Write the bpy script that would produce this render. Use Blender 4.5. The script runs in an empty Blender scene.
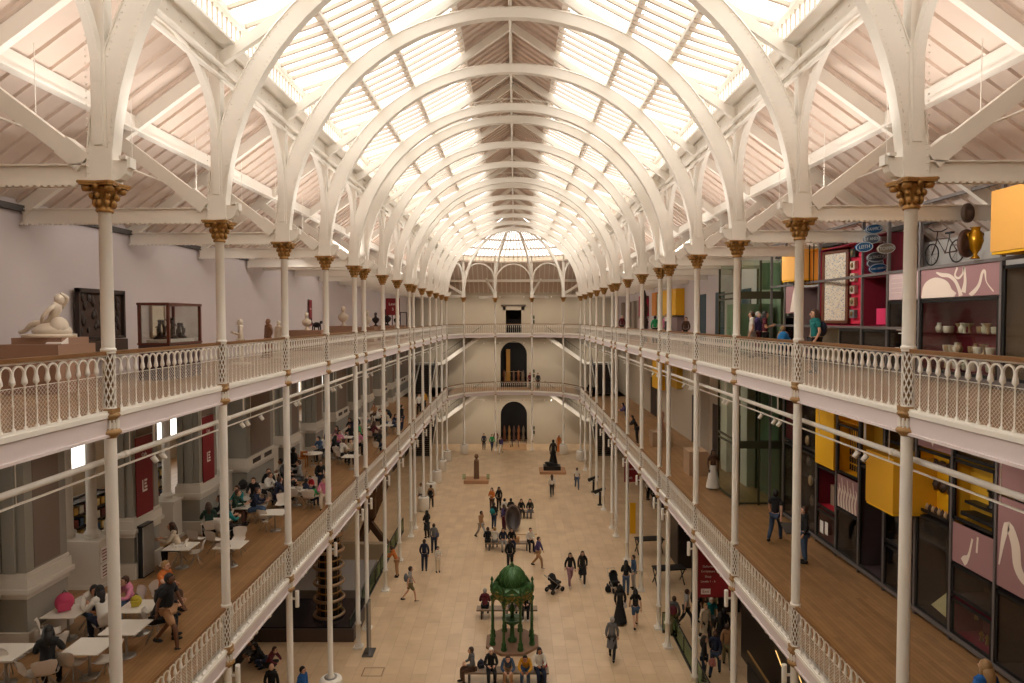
import bpy, bmesh, math, random
from mathutils import Vector, Matrix
random.seed(7)
PI = math.pi
SC = bpy.context.scene
COL = SC.collection

# ------------------------------------------------------------------ helpers
class MB:
    """collects geometry for one mesh"""
    def __init__(s): s.v = []; s.f = []; s.sm = []
    def add(s, vs, fs, smooth=False):
        o = len(s.v); s.v += [tuple(p) for p in vs]
        s.f += [tuple(i + o for i in f) for f in fs]; s.sm += [smooth] * len(fs); return s
    def box(s, x0, y0, z0, x1, y1, z1):
        v = [(x0,y0,z0),(x1,y0,z0),(x1,y1,z0),(x0,y1,z0),(x0,y0,z1),(x1,y0,z1),(x1,y1,z1),(x0,y1,z1)]
        return s.add(v, [(3,2,1,0),(4,5,6,7),(0,1,5,4),(1,2,6,5),(2,3,7,6),(3,0,4,7)])
    def cbox(s, c, d):
        return s.box(c[0]-d[0]/2, c[1]-d[1]/2, c[2]-d[2]/2, c[0]+d[0]/2, c[1]+d[1]/2, c[2]+d[2]/2)
    def bar(s, p, q, w, h, up=(0,0,1)):
        p = Vector(p); q = Vector(q); d = (q-p).normalized(); up = Vector(up)
        if abs(d.dot(up)) > .98: up = Vector((0,1,0))
        a = d.cross(up).normalized(); b = a.cross(d).normalized()
        a *= w/2; b *= h/2
        v = [p-a-b, p+a-b, p+a+b, p-a+b, q-a-b, q+a-b, q+a+b, q-a+b]
        return s.add(v, [(3,2,1,0),(4,5,6,7),(0,1,5,4),(1,2,6,5),(2,3,7,6),(3,0,4,7)])
    def tube(s, pts, r, n=8, caps=True):
        pts = [Vector(p) for p in pts]; m = len(pts)
        rs = r if isinstance(r, (list, tuple)) else [r]*m
        vs = []; ref = None
        for i, p in enumerate(pts):
            d = (pts[min(i+1,m-1)] - pts[max(i-1,0)]).normalized()
            if ref is None:
                ref = Vector((0,0,1)) if abs(d.z) < .9 else Vector((1,0,0))
            a = d.cross(ref).normalized(); b = a.cross(d).normalized()
            if abs(d.dot(ref)) > .95: ref = b
            for k in range(n):
                t = 2*PI*k/n; vs.append(p + (a*math.cos(t) + b*math.sin(t))*rs[i])
        fs = [(i*n+k, i*n+(k+1)%n, (i+1)*n+(k+1)%n, (i+1)*n+k) for i in range(m-1) for k in range(n)]
        s.add(vs, fs, True)
        if caps:
            o = len(s.v)-len(vs)
            s.f.append(tuple(o+k for k in range(n))[::-1]); s.sm.append(False)
            s.f.append(tuple(o+(m-1)*n+k for k in range(n))); s.sm.append(False)
        return s
    def lathe(s, prof, c=(0,0,0), n=16, sx=1, sy=1, smooth=True, a0=0, a1=2*PI):
        full = abs(a1-a0-2*PI) < 1e-6; k_ = n if full else n+1
        vs = [(c[0]+r*sx*math.cos(a0+(a1-a0)*k/n), c[1]+r*sy*math.sin(a0+(a1-a0)*k/n), c[2]+z) for r, z in prof for k in range(k_)]
        fs = []
        for i in range(len(prof)-1):
            for k in range(n):
                k2 = (k+1) % k_
                fs.append((i*k_+k, i*k_+k2, (i+1)*k_+k2, (i+1)*k_+k))
        return s.add(vs, fs, smooth)
    def ball(s, c, r, n=10, m=6, sc=(1,1,1)):
        prof = [(max(1e-4, r*math.sin(PI*i/m)), -r*math.cos(PI*i/m)) for i in range(m+1)]
        vs = [(c[0]+p*sc[0]*math.cos(2*PI*k/n), c[1]+p*sc[1]*math.sin(2*PI*k/n), c[2]+z*sc[2]) for p, z in prof for k in range(n)]
        fs = [(i*n+k, i*n+(k+1)%n, (i+1)*n+(k+1)%n, (i+1)*n+k) for i in range(m) for k in range(n)]
        return s.add(vs, fs, True)
    def poly(s, pts, t, axis='x'):
        """extrude closed outline pts (3-D) by vector t"""
        n = len(pts); t = Vector(t)
        vs = [Vector(p) for p in pts] + [Vector(p)+t for p in pts]
        fs = [tuple(range(n))[::-1], tuple(range(n, 2*n))] + [(i, (i+1)%n, n+(i+1)%n, n+i) for i in range(n)]
        return s.add(vs, fs)
    def strip(s, inner, outer, t):
        """band between two polylines, thickened by vector t"""
        n = len(inner); t = Vector(t)
        A = [Vector(p) for p in inner]; B = [Vector(p) for p in outer]
        vs = A + B + [p+t for p in A] + [p+t for p in B]
        fs = []
        for i in range(n-1):
            fs += [(i, i+1, n+i+1, n+i), (2*n+i+1, 2*n+i, 3*n+i, 3*n+i+1), (i, 2*n+i, 2*n+i+1, i+1), (n+i+1, 3*n+i+1, 3*n+i, n+i)]
        fs += [(0, n, 3*n, 2*n), (n-1, 3*n-1, 4*n-1, 2*n-1)]
        return s.add(vs, fs)
    def quad(s, a, b, c, d): return s.add([a,b,c,d], [(0,1,2,3)])
    def xf(s, M):
        s.v = [tuple(M @ Vector(p)) for p in s.v]; return s
    def mesh(s, name, mat=None):
        me = bpy.data.meshes.new(name); me.from_pydata(s.v, [], s.f)
        bm = bmesh.new(); bm.from_mesh(me); bmesh.ops.recalc_face_normals(bm, faces=bm.faces[:]); bm.to_mesh(me); bm.free()
        me.polygons.foreach_set('use_smooth', s.sm) if len(me.polygons) == len(s.sm) else None
        if mat: me.materials.append(mat)
        return me
    def build(s, name, mat, parent=None, loc=None):
        o = bpy.data.objects.new(name, s.mesh(name, mat)); COL.objects.link(o)
        if parent: o.parent = parent
        if loc: o.location = loc
        return o

def tag(o, label=None, cat=None, group=None, kind=None):
    if label: o['label'] = label
    if cat: o['category'] = cat
    if group: o['group'] = group
    if kind: o['kind'] = kind
    return o
def thing(name, label, cat, loc=(0,0,0), rz=0, group=None):
    o = bpy.data.objects.new(name, None); COL.objects.link(o); o.empty_display_size = .1
    o.location = loc; o.rotation_euler = (0,0,rz)
    return tag(o, label, cat, group)
def inst(name, me, parent=None, loc=(0,0,0), rot=(0,0,0), mat=None, sc=None):
    o = bpy.data.objects.new(name, me); COL.objects.link(o)
    if parent: o.parent = parent
    o.location = loc; o.rotation_euler = rot
    if sc: o.scale = sc if isinstance(sc, tuple) else (sc,)*3
    if mat:
        if not me.materials: me.materials.append(mat)
        o.material_slots[0].link = 'OBJECT'; o.material_slots[0].material = mat
    return o
def struct(name, mb, mat, parent=None):
    o = mb.build(name, mat, parent)
    if not parent: o['kind'] = 'structure'
    return o
def dup(root, loc, rz=0, label=None, group=None):
    kids = {}
    for o in ALLKIDS.get(root.name, []) if root.name in ALLKIDS else root.children: kids[o] = list(o.children)
    r = root.copy(); COL.objects.link(r); r.location = loc; r.rotation_euler = (0,0,rz)
    if label: r['label'] = label
    if group: r['group'] = group
    for ch, gs in kids.items():
        c = ch.copy(); COL.objects.link(c); c.parent = r
        for g in gs:
            d = g.copy(); COL.objects.link(d); d.parent = c
    return r
ALLKIDS = {}

def lin(c): return tuple((x/12.92 if x <= .04045 else ((x+.055)/1.055)**2.4) for x in c)
MC = {}
def mat(name, rgb, rough=.6, metal=0, noise=0, scale=6, bump=0, spec=.5, emit=None, es=0, trans=False, stretch=None, rgb2=None):
    """plain procedural paint: sRGB colour in 0-255, with optional noise variation"""
    if name in MC: return MC[name]
    m = bpy.data.materials.new(name); m.use_nodes = True
    nt = m.node_tree; b = nt.nodes['Principled BSDF']
    c = lin([x/255 for x in rgb])
    b.inputs['Base Color'].default_value = (*c, 1); b.inputs['Roughness'].default_value = rough
    b.inputs['Metallic'].default_value = metal; b.inputs['Specular IOR Level'].default_value = spec
    if noise or bump or rgb2:
        tc = nt.nodes.new('ShaderNodeTexCoord'); mp = nt.nodes.new('ShaderNodeMapping')
        if stretch: mp.inputs['Scale'].default_value = stretch
        nz = nt.nodes.new('ShaderNodeTexNoise'); nz.inputs['Scale'].default_value = scale; nz.inputs['Detail'].default_value = 3
        nt.links.new(tc.outputs['Object'], mp.inputs[0]); nt.links.new(mp.outputs[0], nz.inputs['Vector'])
        if noise or rgb2:
            mx = nt.nodes.new('ShaderNodeMix'); mx.data_type = 'RGBA'
            c2 = lin([x/255 for x in rgb2]) if rgb2 else tuple(x*(1-noise) for x in c)
            mx.inputs[6].default_value = (*c, 1); mx.inputs[7].default_value = (*c2, 1)
            if rgb2:
                rr = nt.nodes.new('ShaderNodeValToRGB'); rr.color_ramp.elements[0].position = .42; rr.color_ramp.elements[1].position = .58
                nt.links.new(nz.outputs[0], rr.inputs[0]); nt.links.new(rr.outputs[0], mx.inputs[0])
            else: nt.links.new(nz.outputs[0], mx.inputs[0])
            nt.links.new(mx.outputs[2], b.inputs['Base Color'])
        if bump:
            bp = nt.nodes.new('ShaderNodeBump'); bp.inputs['Strength'].default_value = bump
            nt.links.new(nz.outputs[0], bp.inputs['Height']); nt.links.new(bp.outputs[0], b.inputs['Normal'])
    if emit:
        b.inputs['Emission Color'].default_value = (*lin([x/255 for x in emit]), 1); b.inputs['Emission Strength'].default_value = es
    MC[name] = m; return m
def glass(name, tint=(255,255,255), gloss=.06, op=0):
    if name in MC: return MC[name]
    m = bpy.data.materials.new(name); m.use_nodes = True; nt = m.node_tree
    for n in list(nt.nodes): nt.nodes.remove(n)
    out = nt.nodes.new('ShaderNodeOutputMaterial'); t = nt.nodes.new('ShaderNodeBsdfTransparent')
    g = nt.nodes.new('ShaderNodeBsdfGlossy'); g.inputs['Roughness'].default_value = .05
    mx = nt.nodes.new('ShaderNodeMixShader'); mx.inputs[0].default_value = gloss
    t.inputs[0].default_value = (*lin([x/255 for x in tint]), 1)
    nt.links.new(t.outputs[0], mx.inputs[1]); nt.links.new(g.outputs[0], mx.inputs[2]); nt.links.new(mx.outputs[0], out.inputs[0])
    MC[name] = m; return m

def brick_mat(name, c1, c2, mortar, bw, bh, rot=0, rough=.35, off=.5, msz=.008, nscale=1.5, namt=.5):
    m = bpy.data.materials.new(name); m.use_nodes = True; nt = m.node_tree; b = nt.nodes['Principled BSDF']
    tc = nt.nodes.new('ShaderNodeTexCoord'); mp = nt.nodes.new('ShaderNodeMapping'); mp.inputs['Rotation'].default_value = (0,0,rot)
    br = nt.nodes.new('ShaderNodeTexBrick'); br.inputs['Scale'].default_value = 1
    br.inputs['Brick Width'].default_value = bw; br.inputs['Row Height'].default_value = bh
    br.inputs['Mortar Size'].default_value = msz; br.offset = off
    br.inputs['Color1'].default_value = (*lin([x/255 for x in c1]),1); br.inputs['Color2'].default_value = (*lin([x/255 for x in c2]),1)
    br.inputs['Mortar'].default_value = (*lin([x/255 for x in mortar]),1)
    nz = nt.nodes.new('ShaderNodeTexNoise'); nz.inputs['Scale'].default_value = nscale; nz.inputs['Detail'].default_value = 5
    mx = nt.nodes.new('ShaderNodeMix'); mx.data_type = 'RGBA'; mx.blend_type = 'MULTIPLY'
    rr = nt.nodes.new('ShaderNodeValToRGB'); e = rr.color_ramp.elements
    e[0].position = .3; e[0].color = (1-namt*.5,1-namt*.6,1-namt*.75,1); e[1].position = .62; e[1].color = (1,1,1,1)
    mx.inputs[0].default_value = 1
    nt.links.new(tc.outputs['Object'], mp.inputs[0]); nt.links.new(mp.outputs[0], br.inputs['Vector']); nt.links.new(mp.outputs[0], nz.inputs['Vector'])
    nt.links.new(nz.outputs[0], rr.inputs[0]); nt.links.new(br.outputs['Color'], mx.inputs[6]); nt.links.new(rr.outputs[0], mx.inputs[7])
    nt.links.new(mx.outputs[2], b.inputs['Base Color']); b.inputs['Roughness'].default_value = rough
    MC[name] = m; return m

def text(s, mat_, size, parent, loc, rot, depth=.004, name='lettering'):
    cu = bpy.data.curves.new(name, 'FONT'); cu.body = s; cu.size = size; cu.extrude = depth; cu.align_x = 'CENTER'; cu.align_y = 'CENTER'
    o = bpy.data.objects.new('tmp_text', cu); COL.objects.link(o)
    dg = bpy.context.evaluated_depsgraph_get(); dg.update()
    me = bpy.data.meshes.new_from_object(o.evaluated_get(dg)); bpy.data.objects.remove(o)
    me.name = name; me.materials.clear(); me.materials.append(mat_)
    return inst(name, me, parent, loc, rot)

# ------------------------------------------------------------------ camera
F_PX = 651.8; CX = .1324; CZ = 15.307; YAW = -.0042; PIT = .0345; ROL = -.0031
cd = bpy.data.cameras.new('camera'); cam = bpy.data.objects.new('camera', cd); COL.objects.link(cam)
cd.sensor_width = 36; cd.lens = 36*F_PX/1024; cd.clip_end = 400
cam.matrix_world = Matrix.Translation((CX,0,CZ)) @ Matrix.Rotation(-YAW,4,'Z') @ Matrix.Rotation(PI/2-PIT,4,'X') @ Matrix.Rotation(ROL,4,'Z')
SC.camera = cam
def ray(sx, sy):
    M = cam.matrix_world.to_3x3()
    return (M @ Vector(((sx-512)/F_PX, -(sy-341.5)/F_PX, -1))).normalized()
def G(sx, sy, z=0.):
    """where the sight line through a photo point meets the level z"""
    d = ray(sx, sy); t = (z-CZ)/d.z; return (CX+d.x*t, d.y*t)
def D(sx, sy, y):
    d = ray(sx, sy); t = y/d.y; return (CX+d.x*t, CZ+d.z*t)

# ------------------------------------------------------------------ materials
WHITE = mat('cream_white_paint', (240,234,224), .45, noise=.05, scale=3)
WALL = mat('lavender_grey_wall_paint', (196,185,184), .8, noise=.05, scale=1.2)
SOFF = mat('white_gallery_ceiling_paint', (222,212,200), .8)
BOARD = mat('off_white_roof_boards', (222,204,190), .7, noise=.12, scale=2)
BARM = mat('tan_white_glazing_bar', (206,190,174), .6)
GOLD = mat('aged_gilt_bronze', (184,136,72), .4, .45, noise=.45, scale=25, bump=.2)
OCHRE = mat('ochre_gilt_paint', (172,132,82), .5, .2, noise=.3, scale=30)
WOODR = mat('polished_brown_rail_wood', (140,98,56), .4, noise=.3, scale=8, stretch=(1,6,6))
BEAMC = mat('mauve_shaded_white_beam', (221,208,206), .55)  # white girder, its mauve shading put into the colour
PIER = mat('grey_green_pier_paint', (150,146,136), .75, noise=.05, scale=2)
PIERB = mat('brown_grey_pier_panel', (128,112,102), .8)
MOULD = mat('off_white_moulding_paint', (208,200,188), .6)
ENDW = mat('stone_beige_end_wall', (190,178,158), .8, noise=.08, scale=1)
DARK = mat('near_black_interior', (26,22,20), .7)
BLACKM = mat('black_metal', (28,26,26), .45, .3)
STEEL = mat('brushed_steel', (170,166,160), .35, .8)
DKGREY = mat('dark_grey_metal', (78,74,72), .5, .4)  # one even dark grey
SKYG = glass('clear_skylight_glass', (255,253,248), .03)
CASEG = glass('clear_case_glass', (246,247,245), .07)
GREENG = glass('green_tinted_glass', (212,228,214), .08)
FLOORG = brick_mat('beige_limestone_paving', (220,192,156), (209,179,143), (186,157,124), 1.2, .62, PI/2, .32, nscale=.9, namt=.28)
FLOORW = brick_mat('oak_plank_floor', (168,128,86), (144,108,70), (104,76,48), 2.4, .13, PI/2, .38, msz=.004, nscale=2.5, namt=.3)
RED = mat('crimson_sign_vinyl', (128,24,34), .5)
WPRINT = mat('white_print', (235,228,220), .6)
TERR = mat('orange_brown_gallery_carpet', (150,96,62), .9)

W = 7.2; WX = 12.15; F1 = 6.96; F2 = 13.64; BT = .43; YEND = 79.5
YC = [2.64, 7.18, 11.717,16.254,20.791,25.329,29.866,31.701,36.238,40.775,45.313,47.147,51.685,56.222,60.760,65.297,69.834]
PAIR = {6, 10}      # short bay follows this column
APSE = [(-5.62,73.45), (-2.12,75.3), (2.12,75.3), (5.62,73.45)]
RIDGE = 26.62; SL = .67
def zraf(x): return RIDGE - SL*abs(x)
ORD = ['nearest','second','third','fourth','fifth','sixth','seventh','eighth','ninth','tenth','eleventh','twelfth','thirteenth','fourteenth','fifteenth','sixteenth','seventeenth']

# ------------------------------------------------------------------ shell
y0, y1 = -4.5, YEND
struct('floor', MB().box(-WX-8.5, y0, -.3, WX+1.5, y1+3, 0), FLOORG)
for s, nm in ((-1,'left'), (1,'right')):
    for z, lvl in ((F1,'lower'), (F2,'upper')):
        xo = -20.5 if (s < 0 and z == F1) else s*(WX+1.2)
        a, b = sorted((s*(W+.12), xo))
        fb = MB().box(a, y0, z-.1, b, y1, z)
        struct('floor', fb, FLOORW)
        a, b = sorted((s*(W+.14), s*(WX+.1) if not (s < 0 and z == F1) else -20.5))
        struct('ceiling', MB().box(a, y0, z-.34, b, y1, z-.101), SOFF)
        # edge girder with flanges, one run per side and level
        g = MB(); x = s*W
        g.box(min(x-.03*s,x+.1*s), y0, z-BT+.05, max(x-.03*s,x+.1*s), YC[-1], z-.1)
        g.box(x-.07, y0, z-BT, x+.07, YC[-1], z-BT+.05)
        struct('trim_1', g, BEAMC)
        g = MB().box(x-.065, y0, z-.085, x+.19, YC[-1], z+.0) if s > 0 else MB().box(x-.19, y0, z-.085, x+.065, YC[-1], z)
        struct('trim_2', g, WHITE)
# end bays of the galleries, following the apse
for z in (F1, F2):
    pts = [(-W-.12,69.834)] + [(x*1.0, y+.12) for x, y in APSE] + [(W+.12,69.834)]
    out = [(WX+1,69.834),(WX+1,y1),(-WX-1,y1),(-WX-1,69.834)]
    mb = MB().poly([(x,y,z-.1) for x,y in pts] + [(x,y,z-.1) for x,y in out], (0,0,.1)); struct('floor', mb, FLOORW)
    mb = MB().poly([(x,y,z-.34) for x,y in pts] + [(x,y,z-.34) for x,y in out], (0,0,.238)); struct('ceiling', mb, SOFF)
    P = [(-W,YC[-1])] + APSE + [(W,YC[-1])]
    g = MB(); t = MB()
    for (xa,ya),(xb,yb) in zip(P[:-1], P[1:]):
        g.bar((xa,ya,z-.28),(xb,yb,z-.28),.15,.33); g.bar((xa,ya,z-BT+.025),(xb,yb,z-BT+.025),.28,.05)
        t.bar((xa,ya,z-.05),(xb,yb,z-.05),.34,.1)
    struct('trim_1', g, BEAMC); struct('trim_2', t, WHITE)
# near gallery that carries the photographer
for z in (F1, F2):
    struct('floor', MB().box(-W-.12, y0, z-.1, W+.12, .3, z), FLOORW)
    struct('ceiling', MB().box(-W-.12, y0, z-.34, W+.12, .28, z-.101), SOFF)
# walls
ZT = 18.32
struct('wall_right', MB().box(WX+1.0, y0, 0, WX+1.2, y1, ZT+.6), WALL)
struct('wall_left', MB().box(-WX-.3, y0, F2-.1, -WX, y1, ZT+.2), WALL)
struct('wall_left', MB().box(-WX-.3, y0, 0, -WX, y1, F1-.1), ENDW)
struct('wall_near', MB().box(-20.5, y0-.3, 0, WX+1.2, y0, 27), ENDW)
# far wall with arched openings on both lower levels and a doorway above
def arch_wall():
    mb = MB()
    ya, yb = YEND, YEND+.5
    hw = 1.62
    def seg(xa, xb, za, zb): mb.box(xa, ya, za, xb, yb, zb)
    seg(-13.4, -hw, 0, 23); seg(hw, 13.4, 0, 23)
    for zb_, spring, top in ((0, 3.6, F1), (F1, F1+4.0, F2)):
        n = 14
        arc = [(-hw*math.cos(PI*i/n), spring+hw*math.sin(PI*i/n)) for i in range(n+1)]
        for (xa,za),(xb,zc) in zip(arc[:-1],arc[1:]):
            v = [(xa,ya,za),(xb,ya,zc),(xb,ya,top),(xa,ya,top),(xa,yb,za),(xb,yb,zc),(xb,yb,top),(xa,yb,top)]
            mb.add(v, [(0,1,2,3),(7,6,5,4),(0,4,5,1)])
    seg(-hw, -.95, F2, 23); seg(.95, hw, F2, 23); seg(-.95, .95, F2+2.75, 23)
    return mb
struct('wall_far', arch_wall(), ENDW)
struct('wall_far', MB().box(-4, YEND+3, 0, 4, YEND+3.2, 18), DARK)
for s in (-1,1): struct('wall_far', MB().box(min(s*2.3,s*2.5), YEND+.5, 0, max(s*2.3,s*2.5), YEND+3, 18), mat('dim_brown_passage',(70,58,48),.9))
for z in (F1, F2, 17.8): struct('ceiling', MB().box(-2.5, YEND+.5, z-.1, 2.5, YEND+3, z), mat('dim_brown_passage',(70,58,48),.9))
# raised surrounds of the openings
def arch_trim(z, spring):
    n = 16; a = []; b = []
    for hw, L in ((1.62, a), (1.86, b)):
        L.append((-hw, YEND-.06, z)); L += [(-hw*math.cos(PI*i/n), YEND-.06, spring+hw*math.sin(PI*i/n)) for i in range(n+1)]; L.append((hw, YEND-.06, z))
    return MB().strip(a, b, (0,.06,0))
struct('trim_3', arch_trim(0, 3.6), ENDW); struct('trim_3', arch_trim(F1, F1+4.0), ENDW)
mb = MB(); mb.box(-1.3,YEND-.1,F2,-.95,YEND,F2+3.2); mb.box(.95,YEND-.1,F2,1.3,YEND,F2+3.2); mb.box(-1.3,YEND-.1,F2+2.75,1.3,YEND,F2+3.2)
struct('trim_3', mb, ENDW)
struct('trim_3', MB().box(-1.5,YEND-.2,F2+3.2,1.5,YEND,F2+3.42), mat('dark_cornice',(90,76,62),.6))
# side aisle and end aisle roofs
def zai(ax): return CZ + 11.83 - .72*(ax+.13)
RW = WX+1.2
for s, nm in ((-1,'left'), (1,'right')):
    mb = MB()
    xa, xb = s*7.15, s*(WX+.1) if s < 0 else s*RW
    v = [(xa,y0,zai(7.15)),(xb,y0,zai(abs(xb))),(xb,y1,zai(abs(xb))),(xa,y1,zai(7.15))]
    mb.poly(v, (0,0,.12)); struct('ceiling', mb, BOARD)
    jo = MB(); y = -2.
    while y < y1-1:
        jo.bar((xa,y,zai(7.15)-.04),(xb,y,zai(abs(xb))-.03),.065,.08); y += .567
    struct('trim_4', jo, BOARD)
    pl = MB(); ax = 9.25; z = zai(ax)-.2
    pl.bar((s*ax,y0,z),(s*ax,y1,z),.13,.3); pl.bar((s*ax,y0,z-.19),(s*ax,y1,z-.19),.24,.06)
    pl.bar((s*7.33,y0,zai(7.33)-.2),(s*7.33,y1,zai(7.33)-.2),.12,.2)
    struct('trim_5', pl, WHITE)
    wp = MB().bar((s*(WX-.09),y0,zai(WX)-.22),(s*(WX-.09),y1,zai(WX)-.22),.16,.14); struct('trim_6', wp, DKGREY)
mb = MB().poly([(-W-.2,75.4,21.8),(W+.2,75.4,21.8),(WX,YEND+.1,18.5),(-WX,YEND+.1,18.5)], (0,0,.12)); struct('ceiling', mb, BOARD)
jo = MB(); x = -7
while x < 7.2: jo.bar((x,75.5,21.7),(x,YEND,18.55),.09,.14); x += .56
jo.bar((-11,77.6,19.85),(11,77.6,19.85),.2,.3); struct('trim_4', jo, WHITE)
for s in (-1,1):     # flat closing triangles beside the apse
    mb = MB().poly([(s*W,69.83,21.9),(s*5.62,73.5,21.9),(s*2.12,75.35,21.9),(s*W,75.4,21.9)], (0,0,.1)); struct('ceiling', mb, BOARD)

# ------------------------------------------------------------------ skylight
XP = [6.72, 5.05, 3.75, 1.82]
def skylight_bay(ya, yb, s, n):
    L = yb-ya
    w = MB(); g = MB(); cl = MB()
    nb = max(3, round(L/.5))
    for k in range(3):
        za = zraf(XP[k])+(.30 if k else .62); zb = zraf(XP[k+1])+.02
        g.quad((s*XP[k],ya,za+.05),(s*XP[k],yb,za+.05),(s*XP[k+1],yb,zb+.05),(s*XP[k+1],ya,zb+.05))
        for i in range(1, nb):
            y = ya + L*i/nb
            w.bar((s*(XP[k]+.1),y,za-.05),(s*(XP[k+1]-.08),y,zb+.035),.075,.1)
    for i in range(nb*2):
        y = ya + L*(i+.5)/(nb*2); cl.box(min(s*6.74,s*6.78),y-.015,22.1,max(s*6.74,s*6.78),y+.015,22.68)
    g.quad((s*6.76,ya,22.1),(s*6.76,yb,22.1),(s*6.76,yb,22.68),(s*6.76,ya,22.68))
    o = g.build('window_%d' % n, SKYG); o['kind'] = 'structure'
    w.build('glazing_bars', BARM, o); cl.build('clerestory_bars', BARM, o)
n = 1
YB = [-4.5] + YC
for i in range(len(YB)-1):
    for s in (-1,1): skylight_bay(YB[i], YB[i+1], s, n); n += 1
for s in (-1,1):
    p = MB(); ye = YC[-1]
    for k, x in enumerate(XP):
        z = zraf(x)+(.2 if k else .56); p.box(min(s*x-.06,s*x+.06), y0, z-.1, max(s*x-.06,s*x+.06), ye, z+.1)
        p.box(s*x-.1, y0, z-.12, s*x+.1, ye, z-.08)
    p.box(min(s*6.72,s*6.8), y0, 22.62, max(s*6.72,s*6.8), ye, 22.7)
    struct('trim_7', p, WHITE)
    gt = MB().box(min(s*6.7,s*7.3), y0, 22.05, max(s*6.7,s*7.3), ye, 22.12)
    gt.box(min(s*7.14,s*7.3), y0, 21.62, max(s*7.14,s*7.3), ye, 22.06)
    struct('trim_8', gt, WHITE)
    for z, r, x in ((21.24,.06,7.06),(21.5,.075,7.04)):
        struct('trim_9', MB().tube([(s*x,y0,z),(s*x,ye,z)], r, 10), WHITE)
    # opaque boarded ridge
    rb = MB().poly([(s*1.9,y0,zraf(1.9)+.3),(0,y0,zraf(0)+.3),(0,ye,zraf(0)+.3),(s*1.9,ye,zraf(1.9)+.3)], (0,0,.08)); struct('ceiling', rb, BOARD)
    jo = MB(); y = y0+.3
    while y < ye: jo.bar((s*1.85,y,zraf(1.85)+.25),(s*.04,y,zraf(.04)+.25),.06,.1); y += .5
    struct('trim_4', jo, BOARD)
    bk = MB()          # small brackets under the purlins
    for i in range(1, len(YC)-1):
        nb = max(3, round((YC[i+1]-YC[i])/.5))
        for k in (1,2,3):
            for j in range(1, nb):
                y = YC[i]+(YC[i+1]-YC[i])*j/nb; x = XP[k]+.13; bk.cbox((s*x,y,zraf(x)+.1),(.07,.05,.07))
    struct('trim_10', bk, mat('dark_bracket_grey',(120,110,100),.7))  # brackets in one even dark grey
struct('trim_9', MB().tube([(0,y0,25.35),(0,YC[-1],25.35)], .035, 8), WHITE)
struct('trim_9', MB().box(-.07,y0,zraf(0)-.02,.07,YC[-1],zraf(0)+.25), WHITE)
# apse glazing
PA = [(-W,YC[-1])] + APSE + [(W,YC[-1])]
g = MB(); w = MB(); solid = MB()
AP = Vector((0, YC[-1], 26.3))
for (xa,ya),(xb,yb) in zip(PA[:-1], PA[1:]):
    A = Vector((xa,ya,22.45)); B = Vector((xb,yb,22.45)); C = A.lerp(AP,.9); D_ = B.lerp(AP,.9)
    g.quad(A,B,D_,C); solid.quad(C,D_,AP,AP+Vector((0,.01,0)))
    g.quad((xa,ya,21.9),(xb,yb,21.9),B,A)
    for i in range(9):
        t = i/8; w.bar(A.lerp(B,t), C.lerp(D_,t), .11,.06); w.bar(A.lerp(B,t)-Vector((0,0,.55)), A.lerp(B,t), .1,.05)
    for t in (0,.2,.42,.66): w.bar(A.lerp(AP,t), B.lerp(AP,t), .2,.16)
    w.bar(A-Vector((0,0,.6)), B-Vector((0,0,.6)), .3,.14)
o = g.build('window_%d' % n, SKYG); o['kind'] = 'structure'; w.build('glazing_bars', BARM, o)
# gable of the main roof above the apse
struct('wall_far', MB().poly([(-1.9,YC[-1],zraf(1.9)),(1.9,YC[-1],zraf(1.9)),(0,YC[-1],RIDGE+.3)], (0,.1,0)), BOARD)
# white closing panels at the outside edge of the apse
for s in (-1,1):
    mb = MB().poly([(s*6.45,YC[-1],22.5),(s*W,YC[-1],22.5),(s*W,YC[-1],21.9),(s*6.45,YC[-1],21.9)], (0,.05,0)); struct('wall_far', mb, WHITE)
# ------------------------------------------------------------------ columns
def lattice(z0, z1, R=.098):
    mb = MB(); n = 8; om = 3.57; st = 16
    for k in range(n):
        for sg in (-1,1):
            mb.tube([(R*math.cos(2*PI*k/n+sg*om*(z1-z0)*i/st), R*math.sin(2*PI*k/n+sg*om*(z1-z0)*i/st), z0+(z1-z0)*i/st) for i in range(st+1)], .0135, 4, False)
    mb.lathe([(R-.01,z1-.04),(R+.02,z1-.03),(R+.02,z1),(R-.01,z1)], n=18); mb.lathe([(R-.01,z0),(R+.015,z0),(R+.015,z0+.03),(R-.01,z0+.04)], n=18)
    return mb
def capital_mb():
    z = 17.26; mb = MB()
    mb.lathe([(.13,z-.03),(.15,z),(.13,z+.03),(.12,z+.06),(.14,z+.2),(.2,z+.36),(.24,z+.4)], n=20)
    for k in range(8):           # acanthus leaves and scrolls
        a = PI/4*k; ca, sa = math.cos(a), math.sin(a)
        mb.ball((ca*.15,sa*.15,z+.13), .05, 8, 5, (1,1,1.6)); mb.ball((ca*.2,sa*.2,z+.25), .05, 8, 5, (1,1,1.2))
        if k % 2:
            mb.lathe([(.0,-.05),(.07,-.05),(.08,0),(.07,.05),(0,.05)], (ca*.27,sa*.27,z+.37), 10)
            mb.ball((ca*.29,sa*.29,z+.38), .07, 8, 6)
        else: mb.ball((ca*.24,sa*.24,z+.4), .05, 8, 5)
    o = [(.31,.25),(.25,.31),(0,.25),(-.25,.31),(-.31,.25),(-.25,0),(-.31,-.25),(-.25,-.31),(0,-.25),(.25,-.31),(.31,-.25),(.25,0)]
    mb.poly([(x,y,z+.42) for x,y in o], (0,0,.04)); mb.poly([(x*1.06,y*1.06,z+.455) for x,y in o], (0,0,.035))
    return mb
def gold_ring(z):       # collar between girder and post
    return MB().lathe([(.11,z+.12),(.14,z+.11),(.175,z+.06),(.14,z+.02),(.12,z),(.115,z-.06)], n=20).cbox((0,0,z+.15),(.24,.24,.09)).ball((0,0,z),.01,6,4)
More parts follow.
